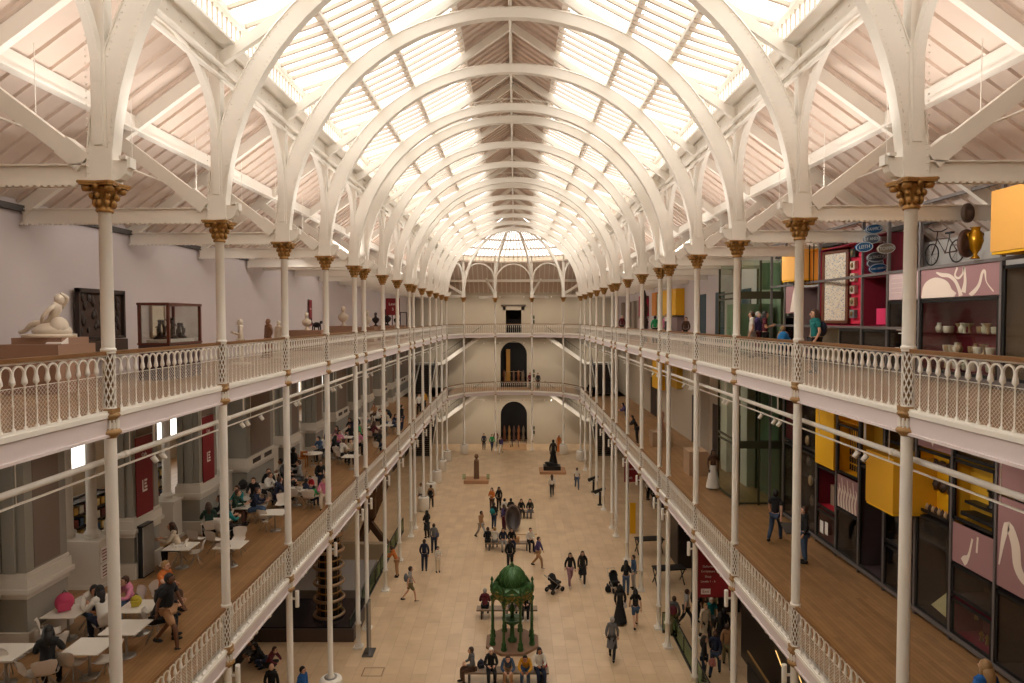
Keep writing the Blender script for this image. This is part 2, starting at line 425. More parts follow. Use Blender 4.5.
def gold_low(z):
    return MB().lathe([(.11,z+.1),(.15,z+.08),(.185,z+.03),(.185,z),(.13,z-.05),(.11,z-.08)], n=20)
def neck(z0, z1):
    mb = MB().lathe([(.115,z0),(.115,z1)], n=16)
    for k in range(12):
        a = 2*PI*k/12; mb.cbox((math.cos(a)*.13,math.sin(a)*.13,(z0+z1)/2),(.03,.03,z1-z0))
    return mb
def ccol(parent, near_side):
    MB().lathe([(.17,0),(.17,.16),(.145,.2),(.12,.26),(.11,.36),(.11,1.1),(.15,1.14),(.15,1.2),(.105,1.26),(.1,6.5)], n=20).box(-.21,-.21,0,.21,.21,.1).build('lower_shaft', WHITE, parent)
    for F in (F1, F2):
        MB().lathe([(.112,F+1.1),(.13,F+1.11),(.13,F+1.15),(.11,F+1.17)], n=20).build('rail_ring', WHITE, parent)
        lattice(F+.06, F+1.1).build('lattice_post', WHITE, parent)
        MB().lathe([(.07,F),(.07,F+1.1)], n=14).build('inner_core', mat('brown_lattice_core',(132,98,62),.7), parent)
        gold_ring(F-.12).build('gilt_collar', OCHRE, parent)
        neck(F-.34, F-.13).build('fluted_neck', WHITE, parent)
        gold_low(F-.38).build('gilt_collar', OCHRE, parent)
    MB().lathe([(.105,F1+1.12),(.105,F1+1.3),(.1,F2-.44)], n=20).build('middle_shaft', WHITE, parent)
    MB().lathe([(.11,F2+1.12),(.11,F2+1.3),(.105,17.26),(.12,17.27)], n=20).build('upper_shaft', WHITE, parent)
    capital_mb().build('capital', GOLD, parent)
cmesh = []
tmp = thing('iron_column', 'tmp', 'column'); ccol(tmp, 0)
CPARTS = [(o.name.split('.')[0], o.data) for o in tmp.children]
for o in list(tmp.children): bpy.data.objects.remove(o)
bpy.data.objects.remove(tmp)
LAMP = MB().lathe([(.001,-.27),(.06,-.27),(.065,-.25),(.065,.25),(.06,.27),(.05,.27),(.05,.22),(.001,.22)], n=14).mesh('uplighter')
ARM = MB().box(-.12,-.02,-.03,.12,.02,.03).mesh('bracket_arm')
SIDE = {-1:'left', 1:'right'}
COLPOS = []
for i, y in enumerate(YC):
    for s in (-1,1):
        if i >= 2: lab = 'white iron column with gilt capital, %s along the %s-hand gallery from the front' % (ORD[i-2], SIDE[s])
        else: lab = 'white iron column on the %s-hand gallery, %s one behind the photographer' % (SIDE[s], 'first' if i else 'second')
        if i == 0: lab = 'white iron column on the %s-hand gallery beside the near end gallery' % SIDE[s]
        if i == 1: lab = 'white iron column of the %s-hand gallery just out of view at the front' % SIDE[s]
        COLPOS.append((s*W, y, -s, 0, lab))
nm4 = ['far left','centre-left','centre-right','far right']
for k, (x, y) in enumerate(APSE): COLPOS.append((x, y, 0, -1, 'white iron column of the curved far end, %s of its four' % nm4[k]))
for x, y, dx, dy, lab in COLPOS:
    c = thing('iron_column', lab, 'column', (x,y,0), group='gallery columns')
    for nme, me in CPARTS: inst(nme, me, c)
    if (dx, dy) != (0, -1):
        inst('uplighter', LAMP, c, (dx*.26,0,6.27), mat=WHITE); inst('bracket_arm', ARM, c, (dx*.14,0,6.27), mat=WHITE)

# ------------------------------------------------------------------ railings
IRON = WHITE
def baluster_mb(detail):
    n = 8 if detail else 5
    mb = MB().lathe([(.03,0),(.03,.04),(.011,.06),(.011,.36),(.022,.38),(.011,.4),(.011,.62),(.022,.635),(.012,.65),(.018,.67),(.043,.7),(.041,.74),(.034,.78),(.026,.82),(.026,.88)], (0,0,.03), n)
    return mb
BAL = {d: baluster_mb(d).mesh('baluster', IRON) for d in (0,1)}
RC = {}
def rail_parts(L, nb, detail):
    key = (round(L,2), nb, detail)
    if key in RC: return RC[key]
    a, b = .11, L-.11; st = (b-a)/nb
    hand = MB().box(a,-.035,1.06,b,.05,1.11); hand.box(a,-.05,1.045,b,.06,1.06)
    top = MB().box(a,-.02,1.015,b,.02,1.045); bot = MB().box(a,-.04,.0,b,.04,.04)
    seg = 8 if detail else 4
    for k in range(nb):
        x0 = a+st*k; c = x0+st/2; r0 = st/2-.02; r1 = st/2-.001
        A = [(c-r0,-.015,.79)]+[(c-r0*math.cos(PI*i/seg),-.015,.875+r0*math.sin(PI*i/seg)) for i in range(seg+1)]+[(c+r0,-.015,.79)]
        B = [(c-r1,-.015,.79)]+[(c-r1*math.cos(PI*i/seg),-.015,.885+r1*math.sin(PI*i/seg)) for i in range(seg+1)]+[(c+r1,-.015,.79)]
        top.strip(A, B, (0,.03,0))
    wire = None
    if detail:
        wire = MB(); z0, z1 = .05, .66; H = z1-z0; x = a-H
        while x < b:
            for sg in (1,-1):
                p, q = (x, x+H) if sg > 0 else (x+H, x)
                za, zb = z0, z1
                if sg > 0:
                    if p < a: za = z0+(a-p); p = a
                    if q > b: zb = z0+H-(q-b); q = b
                else:
                    if q < a: zb = z0+H-(a-q); q = a
                    if p > b: za = z0+(p-b); p = b
                if zb-za > .02: wire.bar((p,.03,za),(q,.03,zb),.0035,.0035)
            x += .075
        wire.box(a,.022,z1,b,.038,z1+.012)
    r = dict(hand=hand.mesh('handrail', WOODR), top=top.mesh('arched_top_rail', IRON), bot=bot.mesh('bottom_rail', IRON),
             wire=wire.mesh('wire_infill', IRON) if wire else None, xs=[a+st*(k+0) for k in range(1,nb)], nb=nb)
    if not detail:
        m = MB()
        for x in r['xs']:
            b_ = baluster_mb(0); b_.v = [(p[0]+x,p[1],p[2]) for p in b_.v]; m.add(b_.v, b_.f, True)
        r['row'] = m.mesh('baluster_row', IRON)
    RC[key] = r; return r
def railing(p, q, z, lab, dist, flip):
    P = Vector(p); Q = Vector(q); L = (Q-P).length; rz = math.atan2((Q-P).y, (Q-P).x)
    nb = max(4, round((L-.22)/.237)); detail = 1 if dist < 30 else 0
    r = rail_parts(L, nb, detail)
    t = thing('gallery_railing', lab, 'railing', (p[0],p[1],z), rz, 'gallery railings')
    inst('handrail', r['hand'], t); inst('arched_top_rail', r['top'], t); inst('bottom_rail', r['bot'], t)
    if detail:
        inst('wire_infill', r['wire'], t, (0,-.06 if flip else 0,0))
        for x in r['xs']: inst('baluster', BAL[1], t, (x,0,0))
    else: inst('baluster_row', r['row'], t)
for lv, z in (('lower',F1),('upper',F2)):
    for s in (-1,1):
        for i in range(len(YC)-1):
            if i >= 2: lab = 'white iron railing of the %s %s gallery between its %s and %s columns' % (lv, SIDE[s], ORD[i-2], ORD[i-1])
            elif i == 1: lab = 'white iron railing of the %s %s gallery in front of its first column' % (lv, SIDE[s])
            else: lab = 'white iron railing of the %s %s gallery beside the photographer' % (lv, SIDE[s])
            railing((s*W,YC[i]), (s*W,YC[i+1]), z, lab, YC[i] if i >= 1 else 40, s > 0)
    nm5 = ['far left','left','middle','right','far right']
    for k in range(5): railing(PA[k], PA[k+1], z, 'white iron railing of the curved far end, %s stretch of the %s gallery' % (nm5[k], lv), 70, 0)
    railing((-W,.3),(W,.3), z, 'white iron railing of the near %s end gallery' % lv, 70, 0)

# ------------------------------------------------------------------ arches of the roof
def rivets(mb, pts, n, up, r=.022):
    for p in pts:
        mb.add([(p[0]-r,p[1],p[2]),(p[0]+r,p[1],p[2]),(p[0],p[1],p[2]-r),(p[0],p[1],p[2]+r),(p[0]+n[0]*r,p[1]+n[1]*r,p[2]+n[2]*r)] if n[1] else
               [(p[0],p[1]-r,p[2]),(p[0],p[1]+r,p[2]),(p[0],p[1],p[2]-r),(p[0],p[1],p[2]+r),(p[0]+n[0]*r,p[1],p[2]+n[2]*r)],
               [(0,2,4),(2,1,4),(1,3,4),(3,0,4)])
AZ = 17.74
def main_rib(riv):
    mb = MB(); n = 40; a = []; b = []; fl = MB()
    for i in range(n+1):
        t = PI*i/n; w = .33+.15*min(1,1.5*abs(math.cos(t)))
        a.append((-7.0*math.cos(t),-.09,AZ+7.0*math.sin(t))); b.append((-(7.0+w)*math.cos(t),-.09,AZ+(7.0+w)*math.sin(t)))
    mb.strip(a, b, (0,.18,0))
    a2 = [(x*.998,-.13,AZ+(z-AZ)*.998) for x,_,z in a]; b2 = [(x*1.006,-.13,AZ+(z-AZ)*1.006) for x,_,z in a]
    mb.strip(a2, b2, (0,.26,0))
    a2 = [(x*.994,-.12,AZ+(z-AZ)*.994) for x,_,z in b]; mb.strip(a2, b, (0,.24,0))
    if riv:
        P = []
        for i in range(170):
            t = PI*(i+.5)/170
            if t > .75 and t < PI-.75: continue
            for R in (7.07, 7.0+.38): P.append((-R*math.cos(t),-.092,AZ+R*math.sin(t)))
        rivets(mb, P, (0,-1,0), 0)
    return mb
def post_mb(s, riv):
    mb = MB(); x = s*W
    mb.box(x-.22,-.14,17.75,x+.22,.14,AZ+.6); mb.box(x-.13 if s<0 else x-.13,-.12,AZ+.5,x+.13,.12,21.9)
    mb.box(x-.24,-.17,17.75,x+.24,.17,17.83)
    # round-nosed bracket toward the nave
    c = x-s*.22; mb.poly([(c,-.1,17.78),(c-s*.13,-.1,17.81),(c-s*.22,-.1,17.9),(c-s*.26,-.1,18.02),(c-s*.26,-.1,18.14),(c,-.1,18.14)], (0,.2,0))
    mb.cbox((c-s*.2,0,18.18),(.12,.3,.06)); mb.cbox((c-s*.27,0,18.1),(.08,.18,.18))
    if riv:
        P = []
        z = 17.9
        while z < 21.2:
            P += [(x+s*.19,-.142,z)]; z += .12
        rivets(mb, P, (0,-1,0), 0, .02)
        for e in (-1,1):
            P = []; z = 17.85
            while z < 19: P.append((x-s*.222,e*.1,z)); z += .12
            rivets(mb, P, (-s,0,0), 0, .02)
    return mb
def tie_mb(s, riv):
    mb = MB(); xo = 12.05 if s < 0 else RW-.1
    a, b = sorted((s*7.42, s*xo)); mb.box(a,-.06,17.74,b,.06,18.07); mb.box(a,-.12,17.7,b,.12,17.74); mb.box(a,-.12,18.05,b,.12,18.08)
    if riv:
        x = a
        while x < b: mb.cbox((x,-.11,17.69),(.06,.04,.035)); x += .125
    return mb
def strut_mb(s):
    return MB().bar((s*7.5,0,18.1),(s*9.95,0,19.98),.16,.3).bar((s*7.5,-.0,18.1),(s*7.9,0,18.42),.24,.36)
def prin_mb(s):
    xo = 12.1 if s < 0 else RW
    return MB().bar((s*7.3,0,zai(7.3)-.28),(s*xo,0,zai(xo)-.28),.15,.3)
def raf_mb(s):
    return MB().bar((s*7.15,0,zraf(7.15)-.17),(s*.05,0,zraf(.05)-.1),.16,.27)
RM = {}
for riv in (0,1):
    RM[riv] = [('arch_rib', main_rib(riv).mesh('arch_rib', WHITE))]
    for s in (-1,1):
        RM[riv] += [('riveted_post', post_mb(s,riv).mesh('riveted_post',WHITE)), ('tie_beam', tie_mb(s,riv).mesh('tie_beam',WHITE)),
                    ('strut', strut_mb(s).mesh('strut',WHITE)), ('principal_rafter', prin_mb(s).mesh('principal_rafter',WHITE)), ('roof_rafter', raf_mb(s).mesh('roof_rafter',WHITE))]
for i, y in enumerate(YC):
    if i >= 2: lab = 'white semicircular roof arch with its side trusses, %s from the front' % ORD[i-2]
    elif i == 1: lab = 'white roof arch just out of view above the photographer'
    else: lab = 'white roof arch beside the near end gallery'
    t = thing('roof_arch', lab, 'roof arch', (0,y,0), group='roof arches')
    for nme, me in RM[1 if 1 <= i <= 5 else 0]: inst(nme, me, t)
    if i in (6,7,10,11): pass
# lattice braces between the paired arches
def lattice_arch():
    mb = MB(); n = 26; A = []; B = []
    for k in range(n+1):
        t = PI*(.2+.6*k/n); A.append((-7.5*math.cos(t),0,AZ+7.5*math.sin(t))); B.append((-8.1*math.cos(t),0,AZ+8.1*math.sin(t)*1.0))
    for k in range(n):
        mb.bar(A[k],A[k+1],.06,.05); mb.bar(B[k],B[k+1],.06,.05); mb.bar(A[k],B[k+1] if k%2 else B[k],.03,.03); mb.bar(B[k] if not k%2 else A[k],A[k+1] if not k%2 else B[k+1],.03,.03)
    return mb.mesh('lattice_brace', WHITE)
LA = lattice_arch()
for j, (i, w_) in enumerate(((6,'nearer'),(10,'farther'))):
    o = inst('lattice_brace', LA, None, (0,(YC[i]+YC[i+1])/2,-.25)); tag(o, 'thin lattice arch between the %s pair of roof arches' % w_, 'lattice arch', 'lattice arches')
# arched brackets along the eaves
def bracket_arch(L):
    r = L/2-.06; z0 = 21.68-min(r,2.17)*1.0; a = []; b = []; n = 18
    rz = min(r, 2.17)
    for k in range(n+1):
        t = PI*k/n; a.append((L/2-(r-.1)*math.cos(t),-.08,z0+(rz-.12)*math.sin(t))); b.append((L/2-(r+.04)*math.cos(t),-.08,z0+(rz+.03)*math.sin(t)))
    mb = MB().strip(a, b, (0,.16,0))
    for e in (0,1):
        xa = .0 if not e else L-.15; mb.box(xa,-.08,18.4,xa+.15,.08,z0+.02)
    if L > 3:
        for e in (0,1):
            c = (.62 if not e else L-.62); mb.tube([(c+.16*math.cos(u*PI/6),0,z0+1.75+.16*math.sin(u*PI/6)) for u in range(13)], .02, 6, False)
    return mb
BA = {}
def eave_arch(p, q, lab):
    P = Vector(p); Q = Vector(q); L = (Q-P).length; k = round(L,2)
    if k not in BA: BA[k] = bracket_arch(L).mesh('eaves_arch', WHITE)
    o = inst('eaves_arch', BA[k], None, (p[0],p[1],0), (0,0,math.atan2((Q-P).y,(Q-P).x))); tag(o, lab, 'arch', 'arches along the eaves')
for s in (-1,1):
    for i in range(len(YC)-1):
        if i >= 2: lab = 'white riveted eaves arch on the %s between the %s and %s columns' % (SIDE[s], ORD[i-2], ORD[i-1])
        else: lab = 'white riveted eaves arch on the %s %s the first column' % (SIDE[s], 'just before' if i else 'well before')
        eave_arch((s*W,YC[i]), (s*W,YC[i+1]), lab)
for k in range(5): eave_arch(PA[k], PA[k+1], 'white eaves arch of the curved far end, %s of five' % nm5[k])
for k, (x, y) in enumerate(APSE):
    o = thing('apse_rib', 'curved white rib of the far half dome rising from its %s column' % nm4[k], 'roof rib', (x,y,0), group='ribs of the half dome')
    v = Vector((0-x, YC[-1]-y, 0)); R = v.length; u = v/R
    p = MB(); n = 20; H = 25.05-AZ; A = []
    for i in range(n+1):
        t = PI/2*i/n; A.append(u*(R*(1-math.cos(t))) + Vector((0,0,AZ+H*math.sin(t))))
    for i in range(n): p.bar(A[i],A[i+1],.16,.3,up=(u.x,u.y,.3))
    p.build('rib', WHITE, o)
    MB().box(-.2,-.15,17.75,.2,.15,18.5).box(-.12,-.12,18.4,.12,.12,21.9).build('post', WHITE, o)
    ends = {0:(-11.5,77.2),1:(-4.2,YEND),2:(4.2,YEND),3:(11.5,77.2)}[k]; ex, ey = ends[0]-x, ends[1]-y
    MB().bar((0,0,17.9),(ex,ey,17.9),.12,.3).bar((0,0,18.1),(ex*.6,ey*.6,20.2),.14,.26).build('tie_beam', WHITE, o)
# ------------------------------------------------------------------ left arcade beside the cafe
PBAND = [(7.1,1.5),(11.6,1.5),(16.1,1.5),(20.7,1.5),(25.1,1.5),(29.6,3.3),(35.4,1.5),(39.9,1.5),(44.4,3.3),(50.2,1.5),(54.7,1.5),(59.2,3.3),(65,1.5),(69.5,9.9)]
GRILLE = mat('dark_grille',(60,48,42),.6)
def pier(ya, L):
    z = F1; zt = F2-.34; xf = -WX
    b = MB().box(xf-.85, ya, z, xf, ya+L, zt); o = struct('wall_left', b, PIER)
    p = MB().box(xf-.02, ya+.28, z+2.05, xf+.015, ya+L-.28, zt-.35) if L < 2 else MB().box(xf-.02, ya+.45, z+2.05, xf+.015, ya+L-.45, zt-.35)
    p.build('wall_panel', PIERB, o)
    m = MB()
    def ring(za, zb, e):
        m.box(xf-.85-e, ya-e, za, xf+e, ya, zb); m.box(xf-.002, ya, za, xf+e, ya+L, zb); m.box(xf-.85-e, ya+L, za, xf+e, ya+L+e, zb)
    ring(z, z+.5, .08); ring(z+1.35, z+1.5, .04); ring(z+1.5, z+1.62, .12); ring(z+1.62, z+1.9, .07); ring(z+1.9, z+2.0, .03)
    ring(zt-.3, zt-.12, .08); ring(zt-.12, zt, .14)
    m.build('moulding', MOULD, o)
    if L > 2: MB().box(xf+.07,ya+.5,z+1.65,xf+.09,ya+1.4,z+1.86).box(xf+.07,ya+1.9,z+1.65,xf+.09,ya+2.8,z+1.86).build('vent_grille', GRILLE, o)
    else:
        q = MB()
        for u in (.02,.16): q.box(xf-.5-u*2,ya-.06,z+2.0,xf-.2-u*2,ya,zt-.3) if u < .1 else q.box(xf-.8,ya-.06,z+2.0,xf-.6,ya,zt-.3)
        q.build('pilaster', PIER, o)
for ya, L in PBAND: pier(ya, L)
COLM = MB().lathe([(.2,0),(.2,.08),(.23,.1),(.23,.18),(.16,.24),(.155,.3),(.135,3.75),(.16,3.8),(.16,3.86)], n=18).mesh('shaft', MOULD)
CAPM = MB().lathe([(.14,3.86),(.16,4.0),(.24,4.2),(.26,4.28)], n=14).box(-.27,-.27,4.28,.27,.27,4.36).mesh('capital', mat('dark_bronze_capital',(84,62,44),.6))
PEDM = MB().box(-.78,-.32,0,.78,.32,1.5).box(-.84,-.38,0,.84,.38,.12).box(-.84,-.38,1.42,.84,.38,1.52).mesh('pedestal', MOULD)
k = 0
for ya, L in PBAND:
    if L > 5: continue
    t = thing('pedestal', 'white painted column pedestal at the cafe arcade, %s from the front' % ORD[k], 'pedestal', (-13.55,ya-.48,F1), group='arcade pedestals'); inst('pedestal_block', PEDM, t)
    for j, dx in enumerate((-.38,.38)):
        c = thing('arcade_column', '%s white column on the %s pedestal of the cafe arcade' % (('outer','inner')[j], ORD[k]), 'column', (-13.55+dx,ya-.48,F1+1.53), group='arcade columns')
        inst('shaft', COLM, c); inst('capital', CAPM, c)
    k += 1
# notices on the second pedestal
for dz, lab in ((1.02,'upper'),(.52,'lower')):
    t = thing('notice_board', 'white notice with red print on the side of the third cafe pedestal, %s of two' % lab, 'notice', (-12.76,18.9+1.32,F1+dz), PI/2, 'pedestal notices')
    MB().box(-.25,-.01,-.22,.25,.01,.22).build('sheet', WPRINT, t)
    m = MB()
    for q in range(4): m.box(-.19,-.014,.12-q*.1,.12-.05*(q%2),-.011,.155-q*.1)
    m.build('printed_lines', RED, t)
# beam over the arcade and the room beyond
struct('wall_left', MB().box(-WX-1.9,-4.5,F2-.9,-WX-.05,YEND,F2-.34), PIER)
struct('ceiling', MB().box(-20.5,-4.5,F2-.3,-WX-.3,YEND,F2-.11), SOFF)
wb = MB(); gl = MB(); y = -4.5
wb.box(-20.8,-4.5,F1,-20.5,YEND,F1+1.2); wb.box(-20.8,-4.5,F2-1.6,-20.5,YEND,F2)
wb.box(-20.8,-4.5,0,-20.5,YEND,F1)
while y < YEND:
    wb.box(-20.8,y,F1+1.2,-20.5,min(YEND,y+1.3),F2-1.6); wb.box(-20.7,y+2.8,F1+1.2,-20.6,y+2.95,F2-1.6); wb.box(-20.7,y+1.3,F1+3,-20.6,y+4.5,F1+3.12); gl.quad((-20.65,y+1.3,F1+1.2),(-20.65,y+4.5,F1+1.2),(-20.65,y+4.5,F2-1.6),(-20.65,y+1.3,F2-1.6)); y += 4.5
struct('wall_left', wb, ENDW); o = gl.build('window_70', SKYG); o['kind'] = 'structure'
struct('wall_far', MB().box(-20.8,YEND,0,-12.4,YEND+.3,F2), ENDW)
struct('wall_far', MB().box(-20.5,42,F1,-14.05,42.3,F2-.3), ENDW)
# shop shelves beyond the arcade
SHELF = MB().box(-.5,-1.1,0,-.44,1.1,2.0)
for q in range(5): SHELF.box(-.5,-1.1,.1+q*.45,.0,1.1,.14+q*.45)
SHELF.box(-.5,-1.12,0,0,-1.08,2.0); SHELF.box(-.5,1.08,0,0,1.12,2.0)
SHM = SHELF.mesh('shelf_frame', mat('dark_shelf_wood',(60,44,34),.6))
BXM = MB().box(-.12,-.1,0,.12,.1,.26).mesh('box_front')
cols_ = [(196,150,70),(210,200,180),(120,60,50),(70,90,110),(222,190,120)]
for q, (x, y) in enumerate([(-15.2,18.6),(-15.2,23.2),(-17.2,19.8),(-15.4,27.9)]):
    t = thing('shop_shelf', 'dark shop shelving seen through the cafe arcade, %s' % ['nearest','just behind the nearest','deeper in the room','farthest'][q], 'shelf', (x,y,F1), group='shop shelves')
    inst('shelf_frame', SHM, t)
    for a in range(4):
        for b in range(7):
            inst('boxed_goods', BXM, t, (-.2,-.9+b*.3,.15+a*.45), mat=mat('boxed_goods_%d' % ((a*3+b)%5), cols_[(a*3+b)%5], .6))
def banner(x, y, z, w, h, rz, lab, lines, pole=False):
    t = thing('hanging_banner', lab, 'banner', (x,y,z), rz, 'crimson banners')
    MB().box(-w/2,-.01,0,w/2,.01,h).build('cloth', RED, t)
    MB().tube([(-w/2-.03,0,h),(w/2+.03,0,h)], .02, 8).build('rod', STEEL, t)
    for s_, sz, zz in lines: text(s_, WPRINT, sz, t, (0,-.016,zz), (PI/2,0,0))
    return t
for y, nn in ((21.3,'nearer'),(25.8,'farther')):
    t = banner(-WX+.04, y, F1+1.95, .95, 2.6, PI/2, 'crimson cloth banner on the %s grey pier of the cafe' % nn, [('Brasserie',.16,2.2),('Cafe',.16,1.98)])
    m = MB().box(-.14,-.014,.75,.14,-.011,.82).box(-.14,-.014,.75,-.08,-.011,1.15).box(-.02,-.014,.86,.14,-.011,.93).box(-.02,-.014,.97,.1,-.011,1.04).box(-.02,-.014,1.08,.14,-.011,1.15); m.build('emblem', WPRINT, t)

# ------------------------------------------------------------------ pipes, tracks
def gallery_pipe(s, z, lv):
    t = thing('service_pipe', 'long white service pipe under the %s %s gallery' % (SIDE[s], lv), 'pipe', (s*7.47,0,z))
    p = MB().tube([(0,-3,0),(0,71,0)], .058, 12)
    for y in YC: p.tube([(0,y+.8,-.0),(0,y+.95,0)], .068, 12)
    p.build('pipe', WHITE, t)
    h = MB()
    for y in YC: h.tube([(0,y+1.9,.02),(0,y+1.9,.59)], .022, 6)
    h.build('hangers', WHITE, t)
for s in (-1,1): gallery_pipe(s, 12.7, 'upper')
HEADM = MB().lathe([(.0,-.06),(.05,-.06),(.055,.0),(.055,.1),(.045,.1),(.04,.06),(0,.06)], n=10).xf(Matrix.Rotation(.6,4,'X')).lathe([(.012,0),(.012,.16)], n=6).mesh('spotlight', WHITE)
def track(x, z, ya, yb, lab, heads, flip=1, drop=.3):
    t = thing('lighting_track', lab, 'track light', (x,0,z), group='lighting tracks')
    b = MB().box(-.02,ya,-.015,.02,yb,.015); y = ya+1
    while y < yb: b.box(-.006,y-.006,0,.006,y+.006,drop); y += 3
    b.build('track_rail', WHITE, t)
    for y in heads: inst('spotlight', HEADM, t, (0,y,-.15), (0,0,1.3*flip))
for s in (-1,1):
    hs = [];
    for i in range(2, len(YC)-1):
        if YC[i+1]-YC[i] > 3: hs += [YC[i]+2.2, YC[i]+2.55] + ([YC[i]+3.6] if i % 2 else [])
    track(s*7.62, 12.44, 0, 70, 'white spotlight track along the %s upper gallery edge, below the pipe' % SIDE[s], [h for h in hs if h < 60], s, .86)
    track(s*7.5, 6.3, 0, 70, 'white spotlight track under the %s lower gallery edge' % SIDE[s], [h for h in hs if h < 60], s, .3)
    track(s*8.6, 18.75, 2, 68, 'thin spotlight track high in the %s side aisle roof' % SIDE[s], [14.2,14.4,18.5,18.9,19.5,23.2,23.5,28,33,38,43,49], s, 1.6)
for z, lab in ((18.0,'top'),(12.6,'middle'),(5.9,'ground')):
    t = thing('lighting_track', 'thin light track across the curved far end, %s level' % lab, 'track light', (0,76.3,z), PI/2, 'lighting tracks')
    MB().box(-.02,-6,-.015,.02,6,.015).build('track_rail', WHITE, t)
    for y in (-4.4,-3.6,-1.2,1.6,3.5): inst('spotlight', HEADM, t, (0,y,-.15))

# ------------------------------------------------------------------ stairs in the far corners
def stair(s, zf, lab):
    H = F1 if zf == 0 else F2-F1; mid = zf + H*.47
    t = thing('staircase', lab, 'stairs', (s*10.4,74.5,zf), 0, 'staircases')
    def P(x, y, z): return (s*x-s*10.4, y-74.5, z-zf)
    st = MB(); tr = MB(); bl = MB()
    # flight along the far wall, from floor above near the centre down to the corner landing
    xa, xb = 3.7, 8.6; za, zb = zf+H-.1, mid
    for y in (77.9, 79.3): st.bar(P(xa,y,za-.1), P(xb,y,zb-.1), .1, .42)
    n = 15
    for i in range(n): x = xa+(xb-xa)*(i+.5)/n; z = za+(zb-za)*(i+.7)/n; tr.cbox(P(x,78.6,z+.0), ((xb-xa)/n,1.3,.06))
    st.box(*[min(a,b) for a,b in zip(P(8.5,77.6,mid-.25),P(11.8,79.45,mid))], *[max(a,b) for a,b in zip(P(8.5,77.6,mid-.25),P(11.8,79.45,mid))])
    for i in range(24):
        x = xa+(xb-xa)*(i+.5)/24; z = za+(zb-za)*(i+.5)/24; bl.bar(P(x,77.88,z),P(x,77.88,z+.95),.02,.02)
    bl.bar(P(xa,77.88,za+1),P(xb,77.88,zb+1),.05,.06)
    # lower flight toward the camera
    ya, yb = 77.7, 72.2; za, zb = mid, zf+.02
    for x in (9.3, 11.2): st.bar(P(x,ya,za-.12), P(x,yb,zb+.05), .1, .42)
    n = 18
    for i in range(n): y = ya+(yb-ya)*(i+.5)/n; z = za+(zb-za)*(i+.7)/n; tr.cbox(P(10.25,y,z), (1.8,.34,.06)); tr.cbox(P(10.25,y+.15,z-.1), (1.8,.03,.17))
    for i in range(26):
        y = ya+(yb-ya)*(i+.5)/26; z = za+(zb-za)*(i+.5)/26; bl.bar(P(9.28,y,z),P(9.28,y,z+.95),.02,.02)
    bl.bar(P(9.28,ya,za+1),P(9.28,yb,zb+1),.05,.06)
    st.build('stringers', WHITE, t); tr.build('treads', mat('dark_stair_tread',(70,60,54),.6), t); bl.build('handrail', DKGREY, t)
for s in (-1,1):
    stair(s, 0, 'white stringer staircase in the far %s corner, ground floor flight' % SIDE[s])
    stair(s, F1, 'white stringer staircase in the far %s corner, upper flight' % SIDE[s])
# things on the far wall
for z in (1.7, F1+1.7, F2+1.6):
    for q, dz in enumerate((.28,-.28)):
        o = MB().cbox((2.35,YEND-.04,z+dz),(.42,.04,.4)).build('exit_plaque', mat('dark_olive_plaque',(70,74,48),.6))
        tag(o, 'small dark plaque right of the far %s opening, %s of two' % ({1.7:'ground floor',F1+1.7:'middle'}.get(z,'top'), ('upper','lower')[q]), 'plaque', 'plaques on the far wall')
t = thing('framed_display', 'glazed display seen inside the far middle arch', 'display case', (0,YEND+.7,F1))
MB().box(-1.05,0,0,1.05,.3,.7).build('base', mat('dark_case_wood',(60,38,28),.5), t)
m = MB()
for x0,z0,x1,z1 in ((-1.05,.7,-.98,1.9),(.98,.7,1.05,1.9),(-1.05,1.83,1.05,1.9),(-.03,.7,.03,1.9)): m.box(x0,0,z0,x1,.08,z1)
m.build('frame', mat('pale_case_frame',(150,120,90),.5), t)
t = thing('bicycle_rack', 'dark two-legged stand in front of the far ground floor arch', 'stand', (.1,YEND-2.2,0))
MB().tube([(-.5,0,0),(-.4,0,.9),(.4,0,.9),(.5,0,0)], .05, 6).tube([(-.3,.3,0),(-.25,.1,.9)], .05, 6).build('frame', BLACKM, t)
for x, y, z, h, w, c in ((.3,YEND+1.4,F1,4.6,.5,(170,120,40)),):
    o = MB().box(x-w/2-1,y,z,x+w/2-1,y+.1,z+h).build('lit_panel', mat('dim_gold_panel',c,.6)); tag(o, 'tall dim gold panel inside the far middle arch', 'panel')
# floor mats before the arch
o = MB().box(-1.5,YEND-3.9,.0,1.5,YEND-.3,.025).build('floor_mat', mat('tan_mat',(176,136,96),.9)); tag(o, 'tan floor mat in front of the far ground floor arch', 'mat')

